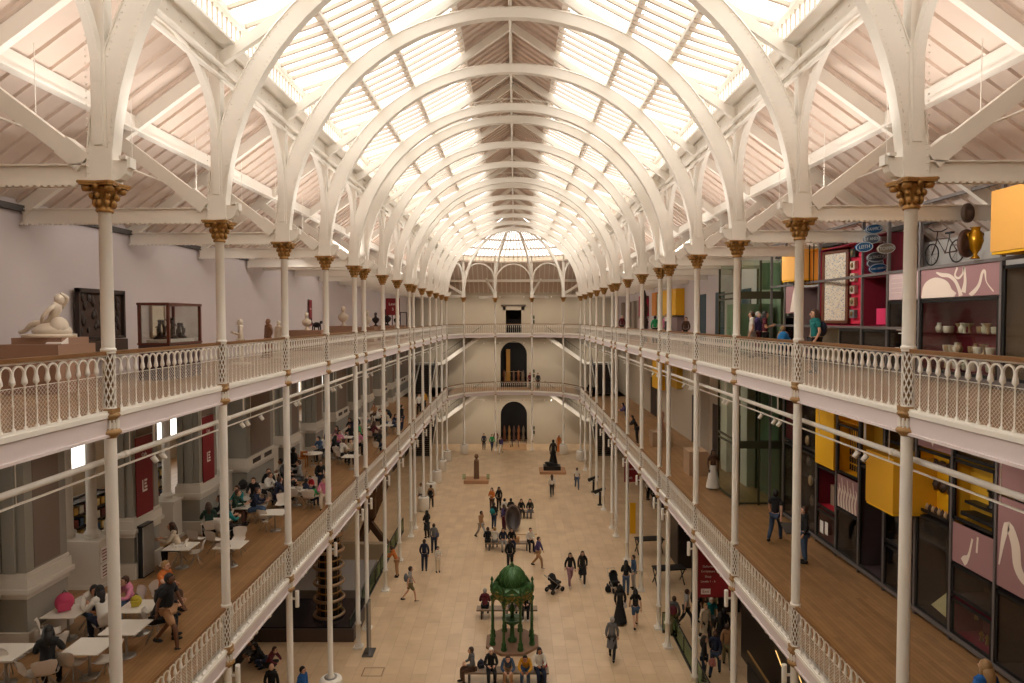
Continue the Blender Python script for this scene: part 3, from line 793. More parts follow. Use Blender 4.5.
# ------------------------------------------------------------------ ground floor fixtures
def drum_mb():
    mb = MB(); n = 44; pr = []
    for z, r in ((0,.4),(.02,.43),(1.02,.43),(1.1,.41),(1.14,.34)):
        pr.append((r,z))
    mb.lathe(pr+[(.14,1.14),(.13,1.05)], n=28)
    for k in range(30):
        a = 2*PI*k/30; mb.cbox((0,0,0),(.001,.001,.001)) if 0 else mb.bar((.435*math.cos(a),.435*math.sin(a),.06),(.435*math.cos(a),.435*math.sin(a),1.04),.03,.03,(math.cos(a),math.sin(a),0))
    return mb
DRUM = drum_mb().mesh('ribbed_casing', WHITE)
RIMM = MB().lathe([(.16,1.12),(.24,1.13),(.25,1.17),(.16,1.17)], n=20).mesh('top_ring', mat('grey_ring',(150,144,136),.5))
for x, y, w_ in [(-W,YC[5],'fourth left'),(-W,YC[12],'eleventh left'),(-W,YC[13],'twelfth left'),(-W,YC[14],'thirteenth left'),(-W,YC[15],'fourteenth left'),(-W,YC[16],'last left'),(-5.62,73.45,'far left apse'),(5.62,73.45,'far right apse'),(W,YC[16],'last right')]:
    t = thing('radiator_casing', 'white ribbed drum casing round the foot of the %s column' % w_, 'radiator', (x,y,.0), group='radiator drums')
    inst('ribbed_casing', DRUM, t); inst('top_ring', RIMM, t)
# cast iron drinking fountain
fx, fy = G(512.3, 643); R8 = 1.18
GRN = mat('glossy_green_cast_iron',(70,112,60),.28,.25,noise=.5,scale=14,bump=.25)
GRNG = mat('green_iron_with_gilding',(52,90,44),.35,.3,rgb2=(150,128,60),scale=12)
t = thing('drinking_fountain', 'green domed cast iron drinking fountain canopy on an octagonal stone base', 'fountain', (fx,fy,0))
MB().lathe([(0,.0),(R8/math.cos(PI/8)+.05,0),(R8/math.cos(PI/8)+.05,.12),(0,.12)], n=8, smooth=False, a0=PI/8, a1=PI/8+2*PI).build('stone_base', mat('brown_stone_base',(150,116,92),.7,noise=.2,scale=5), t)
FC = MB().lathe([(.14,.12),(.15,.2),(.11,.28),(.12,.42),(.07,.5),(.06,1.0),(.075,1.03),(.055,1.06),(.05,2.2),(.08,2.24),(.11,2.36),(.11,2.42)], n=12).mesh('canopy_column', GRN)
FA = None
for k in range(8):
    a = PI/8+PI/4*k; inst('canopy_column', FC, t, (math.cos(a)*1.0,math.sin(a)*1.0,0))
def farch():
    mb = MB(); w = 2*1.0*math.sin(PI/8); n = 10; h = w/2
    A = [(-(h-.08)*math.cos(PI*i/n),-.03,2.05+(h-.08)*math.sin(PI*i/n)) for i in range(n+1)]
    B = [(-h,-.03,2.05)]+[(-h+2*h*i/n,-.03,2.62) for i in range(1,n)]+[(h,-.03,2.05)]
    mb.strip(A, B, (0,.06,0)); mb.box(-h,-.07,2.58,h,.05,2.66)
    mb.lathe([(.0,-.02),(.13,-.02),(.15,0),(.13,.03),(0,.03)], (0,0,0), 12).v
    return mb
FA = farch().mesh('arch_panel', GRNG)
CR = MB().strip([(-.3,-.02,2.66),(0,-.02,2.66),(.3,-.02,2.66)], [(-.3,-.02,2.76),(0,-.02,3.0),(.3,-.02,2.76)], (0,.04,0)).lathe([(0,0),(.0,0)], n=3).mesh('crest', GRN)
MD = MB().lathe([(.07,0),(.14,0),(.14,.05),(.07,.05)], n=14).xf(Matrix.Translation((0,-.04,2.62)) @ Matrix.Rotation(PI/2,4,'X')).mesh('medallion', mat('ochre_medallion',(140,120,58),.4,.4))
for k in range(8):
    a = PI/4*k; r = math.cos(PI/8)
    inst('arch_panel', FA, t, (math.cos(a)*r,math.sin(a)*r,0), (0,0,a+PI/2)); inst('crest', CR, t, (math.cos(a)*r,math.sin(a)*r,0), (0,0,a+PI/2)); inst('medallion', MD, t, (math.cos(a)*r,math.sin(a)*r,0), (0,0,a+PI/2))
dm = MB().lathe([(1.02,2.64),(1.05,2.7),(.85,2.78),(.66,2.84),(.66,2.9),(.66,3.1),(.57,3.35),(.4,3.55),(.2,3.66),(.08,3.7),(.09,3.78),(.04,3.86),(.0,3.9)], n=32)
dm.build('dome', GRN, t)
lt = MB()
for k in range(16):
    a = PI/8*k; lt.tube([(math.cos(a+j*.13)*r*1.01,math.sin(a+j*.13)*r*1.01,z) for j,(r,z) in enumerate(((.66,2.92),(.66,3.1),(.57,3.35),(.4,3.55),(.2,3.66)))], .016, 5)
    lt.tube([(math.cos(a-j*.13)*r*1.01,math.sin(a-j*.13)*r*1.01,z) for j,(r,z) in enumerate(((.66,2.92),(.66,3.1),(.57,3.35),(.4,3.55),(.2,3.66)))], .016, 5)
lt.build('dome_tracery', mat('pale_green_iron',(84,124,70),.35,.3), t)
FN = MB().lathe([(.05,2.66),(.07,2.72),(.04,2.8),(.08,2.88),(.05,2.98),(.0,3.06)], n=8).mesh('finial', GRN)
for k in range(8):
    a = PI/8+PI/4*k; inst('finial', FN, t, (math.cos(a)*1.04,math.sin(a)*1.04,0))
MB().lathe([(.22,.12),(.24,.2),(.12,.3),(.1,.8),(.16,.9),(.48,1.12),(.5,1.2),(.44,1.2),(.12,1.12),(.08,1.3),(.1,1.5),(.18,1.6),(.12,1.7),(.05,1.9),(0,2.0)], n=20).build('basin', GRN, t)
# benches
BCH = MB().box(-1.3,-.24,.4,1.3,.24,.47)
for q in range(4): pass
BSEAT = BCH.mesh('seat', mat('grey_brown_bench_wood',(150,126,104),.5,noise=.3,scale=5,stretch=(6,1,1)))
BLEG = MB().box(-.04,-.2,0,.04,.2,.4).mesh('leg', DKGREY)
def bench(px, py, L, lab, z=.44, rz=0):
    x, y = G(px, py, .45); t = thing('bench', lab, 'bench', (x,y,0), rz, 'backless benches'); t.scale = (1,1.08,1.1); inst('seat', BSEAT, t, sc=(L/2.6,1,1))
    for u in (-1,0,1): inst('leg', BLEG, t, (u*(L/2-.25),0,0))
    return x, y
B1 = bench(506, 671, 3.6, 'long backless bench in front of the green fountain')
B2 = bench(507, 609, 3.1, 'backless bench behind the green fountain')
B3 = bench(508, 543, 3.0, 'backless bench nearest side of the carved stone dish group')
B4 = bench(517, 512, 2.6, 'backless bench on the far side of the carved stone dish')
# carved dish on its floor plinth
x, y = G(513, 530, .1); o = MB().cbox((x+.2,y+1,.04),(3,3.6,.08)).build('floor_plinth', mat('pale_plinth_stone',(206,180,144),.7)); tag(o, 'pale low plinth under the carved dark dish', 'plinth')
t = thing('carved_dish', 'dark carved stone dish standing upright on a pale plinth', 'carved vessel', (x,y,.08)); t.rotation_euler = (0,0,0)
m = MB().lathe([(0,-.25),(.3,-.24),(.5,-.1),(.56,.05),(.55,.12),(.49,.12),(.44,0),(.25,-.1),(0,-.12)], n=24, sy=1.7); m.xf(Matrix.Translation((0,0,.88)) @ Matrix.Rotation(1.15,4,'X')); m.build('bowl', mat('dark_grey_carved_stone',(78,66,62),.5,noise=.4,scale=8,bump=.4), t)
m = MB().strip([(0,.0,0)]*0 or [(.5*math.cos(a*PI/12),.85*math.sin(a*PI/12),.1) for a in range(25)], [(.57*math.cos(a*PI/12),.97*math.sin(a*PI/12),.1) for a in range(25)], (0,0,.06)); m.xf(Matrix.Translation((0,0,.88)) @ Matrix.Rotation(1.15,4,'X')); m.build('carved_rim', mat('brown_carved_rim',(110,88,76),.5,bump=.3,scale=20), t)
MB().cbox((0,.15,.12),(.5,.5,.24)).build('cradle', BLACKM, t)
# stone cross shaft
x, y = G(475, 484); MB_ = MB().cbox((0,0,.16),(2.3,1.6,.32)); PLS = mat('tan_plinth',(184,140,104),.8)
o = MB_.build('plinth', PLS, None, (x+.1,y+.8,0)); tag(o, 'tan plinth under the weathered stone shaft on the left of the hall', 'plinth')
t = thing('carved_stone_shaft', 'weathered brown carved stone shaft with a rounded head', 'sculpture', (x+.1,y+.8,.32))
MB().lathe([(.36,0),(.34,.1),(.32,1.5),(.3,1.75),(.16,1.8),(.14,1.9)], n=4, a0=PI/4, a1=PI/4+2*PI, smooth=False).build('shaft', mat('weathered_brown_stone',(128,94,68),.9,noise=.5,scale=6,bump=.6), t)
MB().ball((0,0,2.1), .2, 12, 8, (1,.8,1.15)).build('head', mat('weathered_brown_stone',(128,94,68),.9), t)
for q, dx in enumerate((-1.05,1.2)):
    o = MB().box(-.15,-.008,0,.15,.008,.5).box(-.17,-.03,0,.17,.03,.03).build('glass_screen', GREENG, None, (x+dx,y+.0+.5,.32)); tag(o, 'small clear screen on the %s of the stone shaft plinth' % ('left','right')[q], 'screen', 'plinth screens')
# dark seated figure
x, y = G(553, 474.5); o = MB().cbox((0,0,.14),(2.6,2.0,.28)).build('plinth', PLS, None, (x,y+1,0)); tag(o, 'tan plinth under the black figure group', 'plinth')
# telescopes
TEL = MB().tube([(0,0,0),(0,0,1.1)], .09, 10).box(-.2,-.2,0,.2,.2,.05).mesh('post', BLACKM)
TE2 = MB().tube([(.35,-.2,1.45),(0,0,1.25),(-.4,.25,1.0)], [.13,.12,.17], 12).mesh('scope', BLACKM)
for px, py, lab in ((593.5,492,'farther'),(600,505,'nearer')):
    x, y = G(px, py); t = thing('viewing_scope', 'black viewing scope on a post by the right columns, %s of two' % lab, 'scope', (x,y,0), group='viewing scopes'); inst('post', TEL, t); inst('scope', TE2, t)
# lighthouse lens on its dark pool plinth
x0, yb = -12.0, 30.4
t = thing('lens_plinth', 'wide dark plinth carrying the lighthouse lens on the left', 'plinth', (-9.9,yb,0))
MB().box(-2.2,0,0,2.35,3.4,.62).build('plinth_body', mat('dark_brown_plinth',(76,62,54),.5), t)
MB().box(-2.1,.1,.62,2.25,3.3,.68).build('dark_top', mat('dark_glass_top',(40,34,40),.2), t)
t = thing('lighthouse_lens', 'tall bronze ringed lighthouse lens on a dark plinth', 'lighthouse lens', (-9.1,31.8,.66))
RG = MB().lathe([(.66,-.07),(.74,-.07),(.78,0),(.74,.07),(.66,.07),(.64,0),(.66,-.07)], n=28).mesh('bronze_ring', mat('polished_bronze',(170,140,108),.3,.7))
for q in range(7): inst('bronze_ring', RG, t, (0,0,.12+q*.8))
MB().lathe([(.5,.05),(.56,.2),(.5,.4),(.58,.6),(.52,.8)]*1, n=24).lathe([(.52,.8),(.54,4.9)], n=24).build('lens_drum', mat('dark_lens_glass',(52,38,26),.1,.2), t)
m = MB()
for q in range(7):
    for k in range(12):
        a = PI/6*k; m.tube([(math.cos(a)*.6,math.sin(a)*.6,.12+q*.8),(math.cos(a)*.6,math.sin(a)*.6,.12+q*.8+.7)], .01, 4)
    m.lathe([(.56,.42+q*.8),(.62,.46+q*.8),(.56,.5+q*.8)], n=24)
m.build('gilt_cage', GOLD, t)
# low platforms and balustrades behind it
o = MB().poly([(-12,34.2,0),(-8.15,34.2,0),(-8.15,34.2,.9),(-12,34.2,.9)],(0,4.4,0)).build('grey_platform', mat('grey_platform_paint',(138,130,124),.6)); tag(o, 'grey platform behind the lighthouse lens', 'platform')
o = MB().poly([(-12,41,0),(-8.3,41,0),(-8.3,41,1.0),(-12,41,1.0)],(0,.5,0)).build('screen_wall', mat('beige_low_wall',(176,156,130),.8)); tag(o, 'low beige wall beyond the wooden engine beam', 'wall')
t = thing('timber_engine', 'dark timber and rope machine on the ground floor at left', 'machine', (-9.6,42.5,0))
MB().bar((-.8,0,0),(.9,1.5,4.2),.35,.5).bar((-1.2,.5,3.4),(1.2,.2,.4),.3,.4).tube([(0,.3,2.2),(.2,.3,5.2)],[.5,.35],10).bar((-1,1.2,0),(-.9,1.2,4),.25,.25).bar((-1.4,.6,4.2),(1.2,.8,4.6),.3,.35).build('timber_frame', mat('mid_brown_timber',(112,78,50),.8,noise=.5,scale=4), t)
def glassrail(p, q, lab, h=1.0, n=6):
    P = Vector(p); Q = Vector(q); L = (Q-P).length
    t = thing('glass_balustrade', lab, 'balustrade', (p[0],p[1],0), math.atan2((Q-P).y,(Q-P).x))
    MB().box(0,-.008,.12,L,.008,h-.05).build('glass_panel', GREENG, t)
    m = MB().box(0,-.025,h-.03,L,.025,h+.02).box(0,-.04,0,L,.04,.1)
    m.build('rail', BLACKM, t); pm = MB().box(-.02,-.02,0,.02,.02,h).mesh('post', BLACKM)
    for k in range(n+1): inst('post', pm, t, (L*k/n,0,0))
glassrail((-7.95,33.9),(-7.95,46.5),'dark framed glass balustrade along the left columns', n=8)
glassrail((-7.8,30.6),(-7.8,33.2),'short glass balustrade beside the lens plinth', n=2)
glassrail((7.75,31.2),(7.75,12),'glass balustrade with a dark kerb at the right ground floor', n=9)
glassrail((7.3,31.3),(8.0,31.3),'short glass end panel near the right columns', n=1)
o = MB().cbox((0,0,1.2),(.09,.55,2.4)).cbox((0,0,.03),(.5,.75,.06)).build('sign_slab', mat('grey_glass_slab',(96,92,90),.2,.3)); x, y = G(369,653); o.location = (x,y,0); tag(o, 'tall thin grey sign slab beside the left columns', 'sign')
o = MB().strip([(-.45,-.35,.004),(.45,-.35,.004),(.45,.35,.004),(-.45,.35,.004),(-.45,-.35,.004)],[(-.41,-.31,.004),(.41,-.31,.004),(.41,.31,.004),(-.41,.31,.004),(-.41,-.31,.004)],(0,0,.004)).build('floor_hatch', mat('brown_hatch_edge',(130,98,70),.7)); x, y = G(373,672); o.location = (x,y,0); tag(o, 'square floor hatch outline near the bottom left of the hall', 'hatch')
# ground floor side walls: dark openings and doors behind the columns
for s in (-1,1):
    for q in range(9):
        y = 13+7.4*q
        mb = MB().box(min(s*(WX-.03),s*WX+.0*s), y, 0, max(s*(WX-.03),s*(WX+.02)), y+3.2, 3.9)
        if s > 0: continue
        o = mb.build('door_%d' % (q+1), mat('dark_doorway',(52,42,36),.6)); o['kind'] = 'structure'
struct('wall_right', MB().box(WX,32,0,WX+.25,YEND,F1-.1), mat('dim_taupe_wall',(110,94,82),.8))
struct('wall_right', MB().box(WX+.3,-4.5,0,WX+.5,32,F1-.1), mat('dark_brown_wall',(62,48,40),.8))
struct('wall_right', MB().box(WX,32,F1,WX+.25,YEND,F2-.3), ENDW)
struct('wall_right', MB().box(WX,32,F2,WX+.25,YEND,18.2), WALL)

for z, lab in ((0,'ground floor'),(F1,'middle')):
    for q in range(5):
        x = -1.2+.6*q; o = MB().lathe([(.2,0),(.22,.5),(.12,.9),(.2,1.3),(.1,1.8),(.0,2.0)], n=8).build('hall_exhibit', mat('hall_exhibit_%d' % q,[(120,70,40),(160,120,70),(90,60,50),(150,90,50),(130,110,90)][q],.6), None, (x,YEND+1.6+.3*(q%2),z+.02)); tag(o, 'dim brown exhibit inside the far %s arch, %s from the left' % (lab, ['first','second','third','fourth','fifth'][q]), 'exhibit', 'exhibits inside the far arches')
# ------------------------------------------------------------------ right-hand wall of display cases
XF = 11.4; XB = 12.7
FRM = mat('grey_steel_frame',(112,106,104),.5,.3)
MAUVE = mat('dusty_mauve_panel',(152,114,114),.6)
MAUVE2 = mat('pale_mauve_panel',(200,176,176),.6)
CREAM = mat('cream_print',(222,206,190),.6)
YEL = mat('bright_yellow_panel',(232,176,20),.55)
YEL2 = mat('ochre_yellow_panel',(190,146,30),.6)
YBOX = mat('translucent_amber_box',(232,172,84),.5)
YBOX2 = mat('deep_amber_box',(214,158,34),.5)
MAG = mat('crimson_magenta_lining',(158,14,58),.6)
MAR = mat('maroon_lining',(124,28,50),.6)
BLK = mat('black_case_lining',(34,26,26),.6)
BRN = mat('dark_brown_lining',(58,42,34),.7)
OLV = mat('olive_brown_lining',(110,88,48),.7)
YS = [9.1,10.6,12.1,13.65,15.15,16.7,18.2,19.75,21.2,22.7,24.2,25.7,27.2,28.7]
for lv, za, zb, zfix in (('lower',F1,F2-.4,[F1+.18,F1+1.2,F1+2.7,F1+4.2,F2-.5]), ('upper',F2,18.5,[F2+.15,15.0,16.66,18.45])):
    t = thing('display_wall_frame', 'grey steel grid holding the %s gallery display cases on the right' % lv, 'frame', (0,0,0))
    m = MB()
    for y in ([9.1,12.1,15.15,18.2,19.75,21.2,24.2,25.7,27.2,28.7] if lv == 'upper' else YS): m.box(XF-.04,y-.035,za,XF+.05,y+.035,zb)
    for z in ((zfix[0],) if lv == 'lower' else zfix): m.box(XF-.045,18.2 if z == 15.0 else YS[0],z-.04,XF+.045,YS[-1],z+.04)
    m.box(XF-.07,YS[0],zfix[0]-.06,XF-.03,YS[-1],zfix[0]+.05)
    m.build('steel_grid', FRM, t)
def cell(i, z0, z1, col, lab, glz=True, frame=True, j=None, cat='display case'):
    dep = .45 if col in (YEL, YEL2, OLV) else .85
    """one recessed case between uprights i and j"""
    ya, yb = YS[i]+.04, YS[(j or i+1)]-.04
    t = thing('display_case', lab, cat, (XF,ya,z0), 0)
    L = yb-ya; H = z1-z0; d = dep
    MB().box(d-.03,0,0,d,L,H).box(.02,0,0,d,.02,H).box(.02,L-.02,0,d,L,H).box(.02,0,0,d,L,.02).box(.02,0,H-.02,d,L,H).build('lining', col, t)
    if frame: MB().box(-.02,0,0,.03,.08,H).box(-.02,L-.08,0,.03,L,H).box(-.02,0,0,.03,L,.08).box(-.02,0,H-.08,.03,L,H).build('black_frame', BLACKM, t)
    if glz: MB().box(0,.08,.08,.008,L-.08,H-.08).build('pane', CASEG, t)
    return t, ya, L, H
def panel(i, z0, z1, col, lab, art=None, j=None):
    ya, yb = YS[i]+.04, YS[(j or i+1)]-.04
    t = thing('graphic_panel', lab, 'panel', (XF-.0,ya,z0)); L = yb-ya; H = z1-z0
    MB().box(0,0,0,.05,L,H).build('board', col, t)
    if art:
        m = MB(); art(m, L, H); m.build('printed_motif', CREAM, t)
    return t
CUR = [0]
def curve(m, pts, w):
    """flat painted stroke on the panel face; pts as (u,v,half width)"""
    CUR[0] = (CUR[0]+1) % 5; x = -.003-.0012*CUR[0]; A = []; B = []
    for k, (u, v, h) in enumerate(pts):
        a = pts[max(k-1,0)]; b = pts[min(k+1,len(pts)-1)]; d = Vector((b[0]-a[0], b[1]-a[1])); n = Vector((-d.y,d.x)).normalized() if d.length else Vector((0,1))
        A.append((x,u+n.x*h,max(0,v+n.y*h))); B.append((x,u-n.x*h,max(0,v-n.y*h)))
    m.strip(A, B, (-.0008,0,0))
def smooth(p, n=5):
    out = []
    for a in range(len(p)-1):
        p0 = p[max(a-1,0)]; p1 = p[a]; p2 = p[a+1]; p3 = p[min(a+2,len(p)-1)]
        for k in range(n):
            t = k/n; out.append(tuple(.5*((2*p1[c])+(-p0[c]+p2[c])*t+(2*p0[c]-5*p1[c]+4*p2[c]-p3[c])*t*t+(-p0[c]+3*p1[c]-3*p2[c]+p3[c])*t**3) for c in range(3)))
    return out+[p[-1]]
# upper level -----------------------------------------------------------
def swirl(m, L, H):   # u runs away from the camera; 0 is the right end in the photo
    curve(m, smooth([(L*.97,0,.02),(L*.93,.3,.1),(L*.8,.42,.12),(L*.66,.3,.14),(L*.6,.1,.14),(L*.52,0,.1)]), 0)
    m.poly([(-.004,L*.99,0),(-.004,L*.97,.3),(-.004,L*.85,.5),(-.004,L*.75,.5),(-.004,L*.62,.3),(-.004,L*.55,0)],(-.004,0,0))
    curve(m, smooth([(L*.78,H*.86,.02),(L*.7,H*.76,.05),(L*.6,H*.7,.05),(L*.52,H*.5,.05),(L*.47,H*.2,.06),(L*.45,0,.08)]), 0)
    curve(m, smooth([(L*.5,H*.95,.03),(L*.53,H*.7,.03),(L*.48,H*.6,.03),(L*.43,H*.75,.03),(L*.42,H*.95,.04),(L*.40,H*.5,.05),(L*.42,.1,.09)]), 0)
    curve(m, smooth([(L*.34,0,.07),(L*.24,H*.3,.05),(L*.2,H*.7,.04),(L*.17,H*.72,.035),(L*.15,H*.4,.015),(L*.07,H*.1,.02)]), 0)
panel(4, 15.84, 16.62, MAUVE, 'mauve panel with cream swirls above the ceramics case of the upper display wall', swirl, 6)
panel(6, 15.84, 16.62, MAUVE2, 'pale panel with fine text lines behind the first right column', lambda m,L,H: [m.box(-.006,.15,.2+.14*k,-.003,L*.9,.215+.14*k) for k in range(4)])
t, ya, L, H = cell(4, F2+.2, 15.8, MAR, 'long black framed glass case of white ceramics on the upper gallery', j=6)
MB().box(.2,.1,1.02,.8,L-.1,1.05).box(.2,.1,.5,.8,L-.1,.53).box(.2,.1,1.5,.8,L-.1,1.52).build('glass_shelf', CASEG, t)
VES = [MB().lathe([(.0,0),(.05,0),(.08,.06),(.09,.14),(.05,.2),(.045,.25),(.06,.27),(0,.27)], n=12).mesh('vessel'),
       MB().lathe([(0,0),(.07,0),(.09,.04),(.1,.16),(.1,.18),(0,.17)], n=12).mesh('vessel'), MB().lathe([(0,0),(.06,0),(.03,.03),(.03,.15),(.09,.24),(.1,.26),(0,.2)], n=12).mesh('vessel')]
CER = [mat('cream_ceramic',(232,224,208),.3), mat('pale_green_ceramic',(206,200,176),.3), mat('tan_ceramic',(170,140,104),.4)]
random.seed(3)
for sh in range(3):
    for k in range(15):
        o = inst('ceramic_vessel', VES[random.randrange(3)], None, (XF+.3+random.random()*.35, ya+.22+k*.185, F2+.2+(.54,1.06,.1)[sh]), mat=CER[random.randrange(3)])
        tag(o, 'small pale ceramic vessel on a shelf of the black framed upper gallery case', 'vessel', 'ceramics on the glass shelves')
t, ya, L, H = cell(6, F2+.2, 15.8, BLK, 'narrow dark upper case with a label card beside the first right column')
MB().box(-.03,.5,1.1,-.024,1.0,1.13).box(-.03,.55,1.0,-.024,.9,1.03).box(-.03,.85,.35,-.02,1.05,.6).build('label_card', WPRINT, t)
t, ya, L, H = cell(2, F2+.2, 16.5, mat('beige_case_lining',(150,132,112),.7), 'black framed case with beige lining at the right edge of the upper gallery', j=4)
# long low case under the red alcoves
for i, nn in ((7,'right'),(8,'middle'),(9,'left')):
    t, ya, L, H = cell(i, F2+.2, 14.94, mat('beige_low_case',(176,160,136),.7) if i == 9 else BRN, 'low glass case under the red alcoves, %s of three' % nn, frame=i != 9)
# red alcoves
t, ya, L, H = cell(8, 15.04, 17.8, MAG, 'tall crimson alcove holding the patterned tile panel', False, False, j=10)
tile = bpy.data.materials.new('blue_white_tilework'); tile.use_nodes = True; nt = tile.node_tree; bb = nt.nodes['Principled BSDF']
tc = nt.nodes.new('ShaderNodeTexCoord'); vo = nt.nodes.new('ShaderNodeTexVoronoi'); vo.inputs['Scale'].default_value = 16
rr = nt.nodes.new('ShaderNodeValToRGB'); rr.color_ramp.interpolation = 'CONSTANT'; e = rr.color_ramp.elements
e[0].position = 0; e[0].color = (*lin((.46,.52,.60)),1); e[1].position = .32; e[1].color = (*lin((.86,.82,.74)),1)
x_ = e.new(.75); x_.color = (*lin((.74,.66,.54)),1)
nt.links.new(tc.outputs['Object'], vo.inputs[0]); nt.links.new(vo.outputs[0], rr.inputs[0]); nt.links.new(rr.outputs[0], bb.inputs['Base Color'])
t = thing('tile_panel', 'tall blue and cream patterned tile panel in a brown frame', 'tile panel', (XF+.28,23.55,15.12), PI/2+.3)
MB().box(-.5,-.02,.1,.5,.02,2.5).build('tilework', tile, t)
MB().box(-.62,-.05,-.0,-.5,.05,2.6).box(.5,-.05,0,.62,.05,2.6).box(-.62,-.05,0,.62,.05,.1).box(-.62,-.05,2.5,.62,.05,2.6).build('wooden_frame', mat('brown_picture_frame',(104,58,32),.5), t)
REDB = mat('bright_red_back',(214,40,74),.6)
o = MB().box(0,0,0,.03,.72,2.8).build('backing_board', REDB, None, (11.95,22.3,15.1)); tag(o, 'bright red backing board right of the tile panel', 'board')
for q in range(6):
    c = [(60,70,60),(210,200,180),(190,180,160),(200,190,176),(170,150,120),(120,130,130)][q]
    t = thing('small_exhibit', 'small framed relief on the bright red board, %s from the top' % ['first','second','third','fourth','fifth','sixth'][q], 'relief', (11.93,22.66,17.55-q*.42), group='reliefs on the red board')
    MB().box(-.12,-.15,-.14,.0,.15,.14).build('block', mat('relief_stone_%d' % q, c, .8), t); MB().ball((-.13,0,0),.08,8,6,(.5,1,1.2)).build('relief', mat('relief_bronze',(120,100,60),.5,.4), t)
t, ya, L, H = cell(7, 15.04, 16.6, MAR, 'dark crimson alcove with a bust and pink block', False, False)
t, ya, L, H = cell(7, 16.7, 17.9, MAR, 'open crimson alcove behind the oval signs', False, False)
o = MB().box(-.2,-.25,0,.2,.25,.5).build('pink_block', mat('hot_pink_block',(214,36,96),.5), None, (XF+.3,20.3,15.1)); tag(o, 'hot pink block at the front of the dark crimson alcove', 'block')
t = thing('bust', 'brown bronze bust at the side of the dark crimson alcove', 'bust', (XF+.5,19.98,15.1)); BRZ = mat('brown_bronze',(118,88,58),.4,.5)
MB().lathe([(.1,0),(.12,.05),(.05,.15),(.06,.45),(.2,.6),(.22,.75),(.1,.86),(.06,.92)], n=12).ball((0,0,1.05),.13,10,8,(1,1,1.25)).build('head_and_shoulders', BRZ, t)
# oval station signs, projecting
SB = mat('sign_blue',(24,96,150),.4); SG = mat('sign_grey_blue',(96,110,124),.4); SW = mat('sign_white',(214,222,226),.5); ST = mat('sign_tan',(150,136,120),.5)
for q, (px, py, y, c, w, s_) in enumerate([(874,229,20.6,SB,.52,'HAWICK'),(871.5,239,20.4,SG,.48,'ST ANDS'),(864,247,19.9,SB,.5,'LEITH'),(886,248.5,19.3,ST,.5,'TOWN'),(876,257,20.2,SG,.56,'GLENCOE'),(875,263,20.9,SG,.5,''),(878,268.5,20.5,SB,.56,'FORT GEORGE')]):
    x, z = D(px, py, y); lab = ['topmost blue','grey-blue second from top','blue leftmost','tan rightmost','grey-blue fifth from top','grey-blue half hidden sixth','lowest blue'][q]
    t = thing('oval_sign', '%s oval name sign projecting beside the red alcove' % lab, 'sign', (x,y,z), .25, 'oval name signs')
    t.rotation_euler = (0,-.12,.2)
    H_ = .155
    MB().poly([(w*math.cos(a*PI/12)*(.62 if 0 else .6),-.02,H_*math.sin(a*PI/12)) for a in range(24)],(0,.04,0)).build('sign_plate', c, t)
    MB().strip([(w*.56*math.cos(a*PI/12),-.026,H_*.86*math.sin(a*PI/12)) for a in range(25)],[(w*.6*math.cos(a*PI/12),-.026,H_*.97*math.sin(a*PI/12)) for a in range(25)],(0,.01,0)).build('border', SW, t)
    if s_: text(s_, SW, min(.15, .9/len(s_)), t, (0,-.024,0), (PI/2,0,0))
    MB().tube([(0,.02,0),(.45,.35,0)], .012, 6).build('bracket', BLACKM, t)
# bicycle, discs and golden vase above the mauve panel
t = thing('bicycle', 'small dark bicycle mounted above the mauve swirl panel', 'bicycle', (XF+.35,17.75,16.75), PI/2)
WH = MB().lathe([(.29,-.02),(.31,0),(.29,.02),(.27,0),(.29,-.02)], n=28).xf(Matrix.Rotation(PI/2,4,'X'))
for k in range(8): WH.tube([(0,0,0),(.28*math.cos(k*PI/4),0,.28*math.sin(k*PI/4))], .005, 4)
WHM = WH.mesh('wheel', BLACKM)
for u in (-.52,.52): inst('wheel', WHM, t, (u,0,.31))
MB().tube([(-.52,0,.31),(-.05,0,.3),(.3,0,.72),(-.2,0,.68),(-.05,0,.3)], .02, 6).tube([(-.52,0,.31),(-.2,0,.68)], .014, 6).tube([(.52,0,.31),(.34,0,.6),(.28,0,.92)], .018, 6).build('frame', mat('brown_bike_frame',(72,48,40),.4,.3), t)
MB().tube([(.26,-.25,1.0),(.28,-.1,.92),(.28,.1,.92),(.26,.25,1.0)], .015, 6).build('handlebar', BLACKM, t)
MB().cbox((-.22,0,.82),(.24,.1,.05)).tube([(-.22,0,.82),(-.2,0,.66)], .014, 6).build('saddle', BLACKM, t)
for px, py, r, lab, c in ((967,243.5,.34,'large dark brown carved disc above the mauve swirl panel',(92,62,48)), (968,213,.23,'smaller brown disc on a bracket high on the upper display wall',(104,84,72))):
    y = 16.0; x, z = D(px, py, y); t = thing('carved_disc', lab, 'disc', (x,y,z), .5, 'round discs')
    MB().lathe([(0,-.05),(r,-.05),(r*1.03,0),(r,.03),(r*.9,.05),(r*.5,.02),(r*.4,.07),(0,.1)], n=28).xf(Matrix.Rotation(PI/2,4,'X')).build('disc', mat('disc_brown_%d' % py, c, .6, noise=.4, scale=20, bump=.4), t)
    MB().tube([(0,.02,0),(.15,.4,0)], .02, 6).build('bracket', FRM, t)
x, z = D(975.5,243,15.9); t = thing('golden_vase', 'golden amphora vase mounted beside the dark carved disc', 'vase', (x,15.9,z-.38))
MB().lathe([(.0,0),(.1,0),(.08,.05),(.04,.1),(.12,.25),(.17,.42),(.15,.56),(.09,.66),(.1,.74),(.13,.76),(.1,.76)], n=20).build('body', mat('golden_lustre',(196,140,24),.25,.6), t)
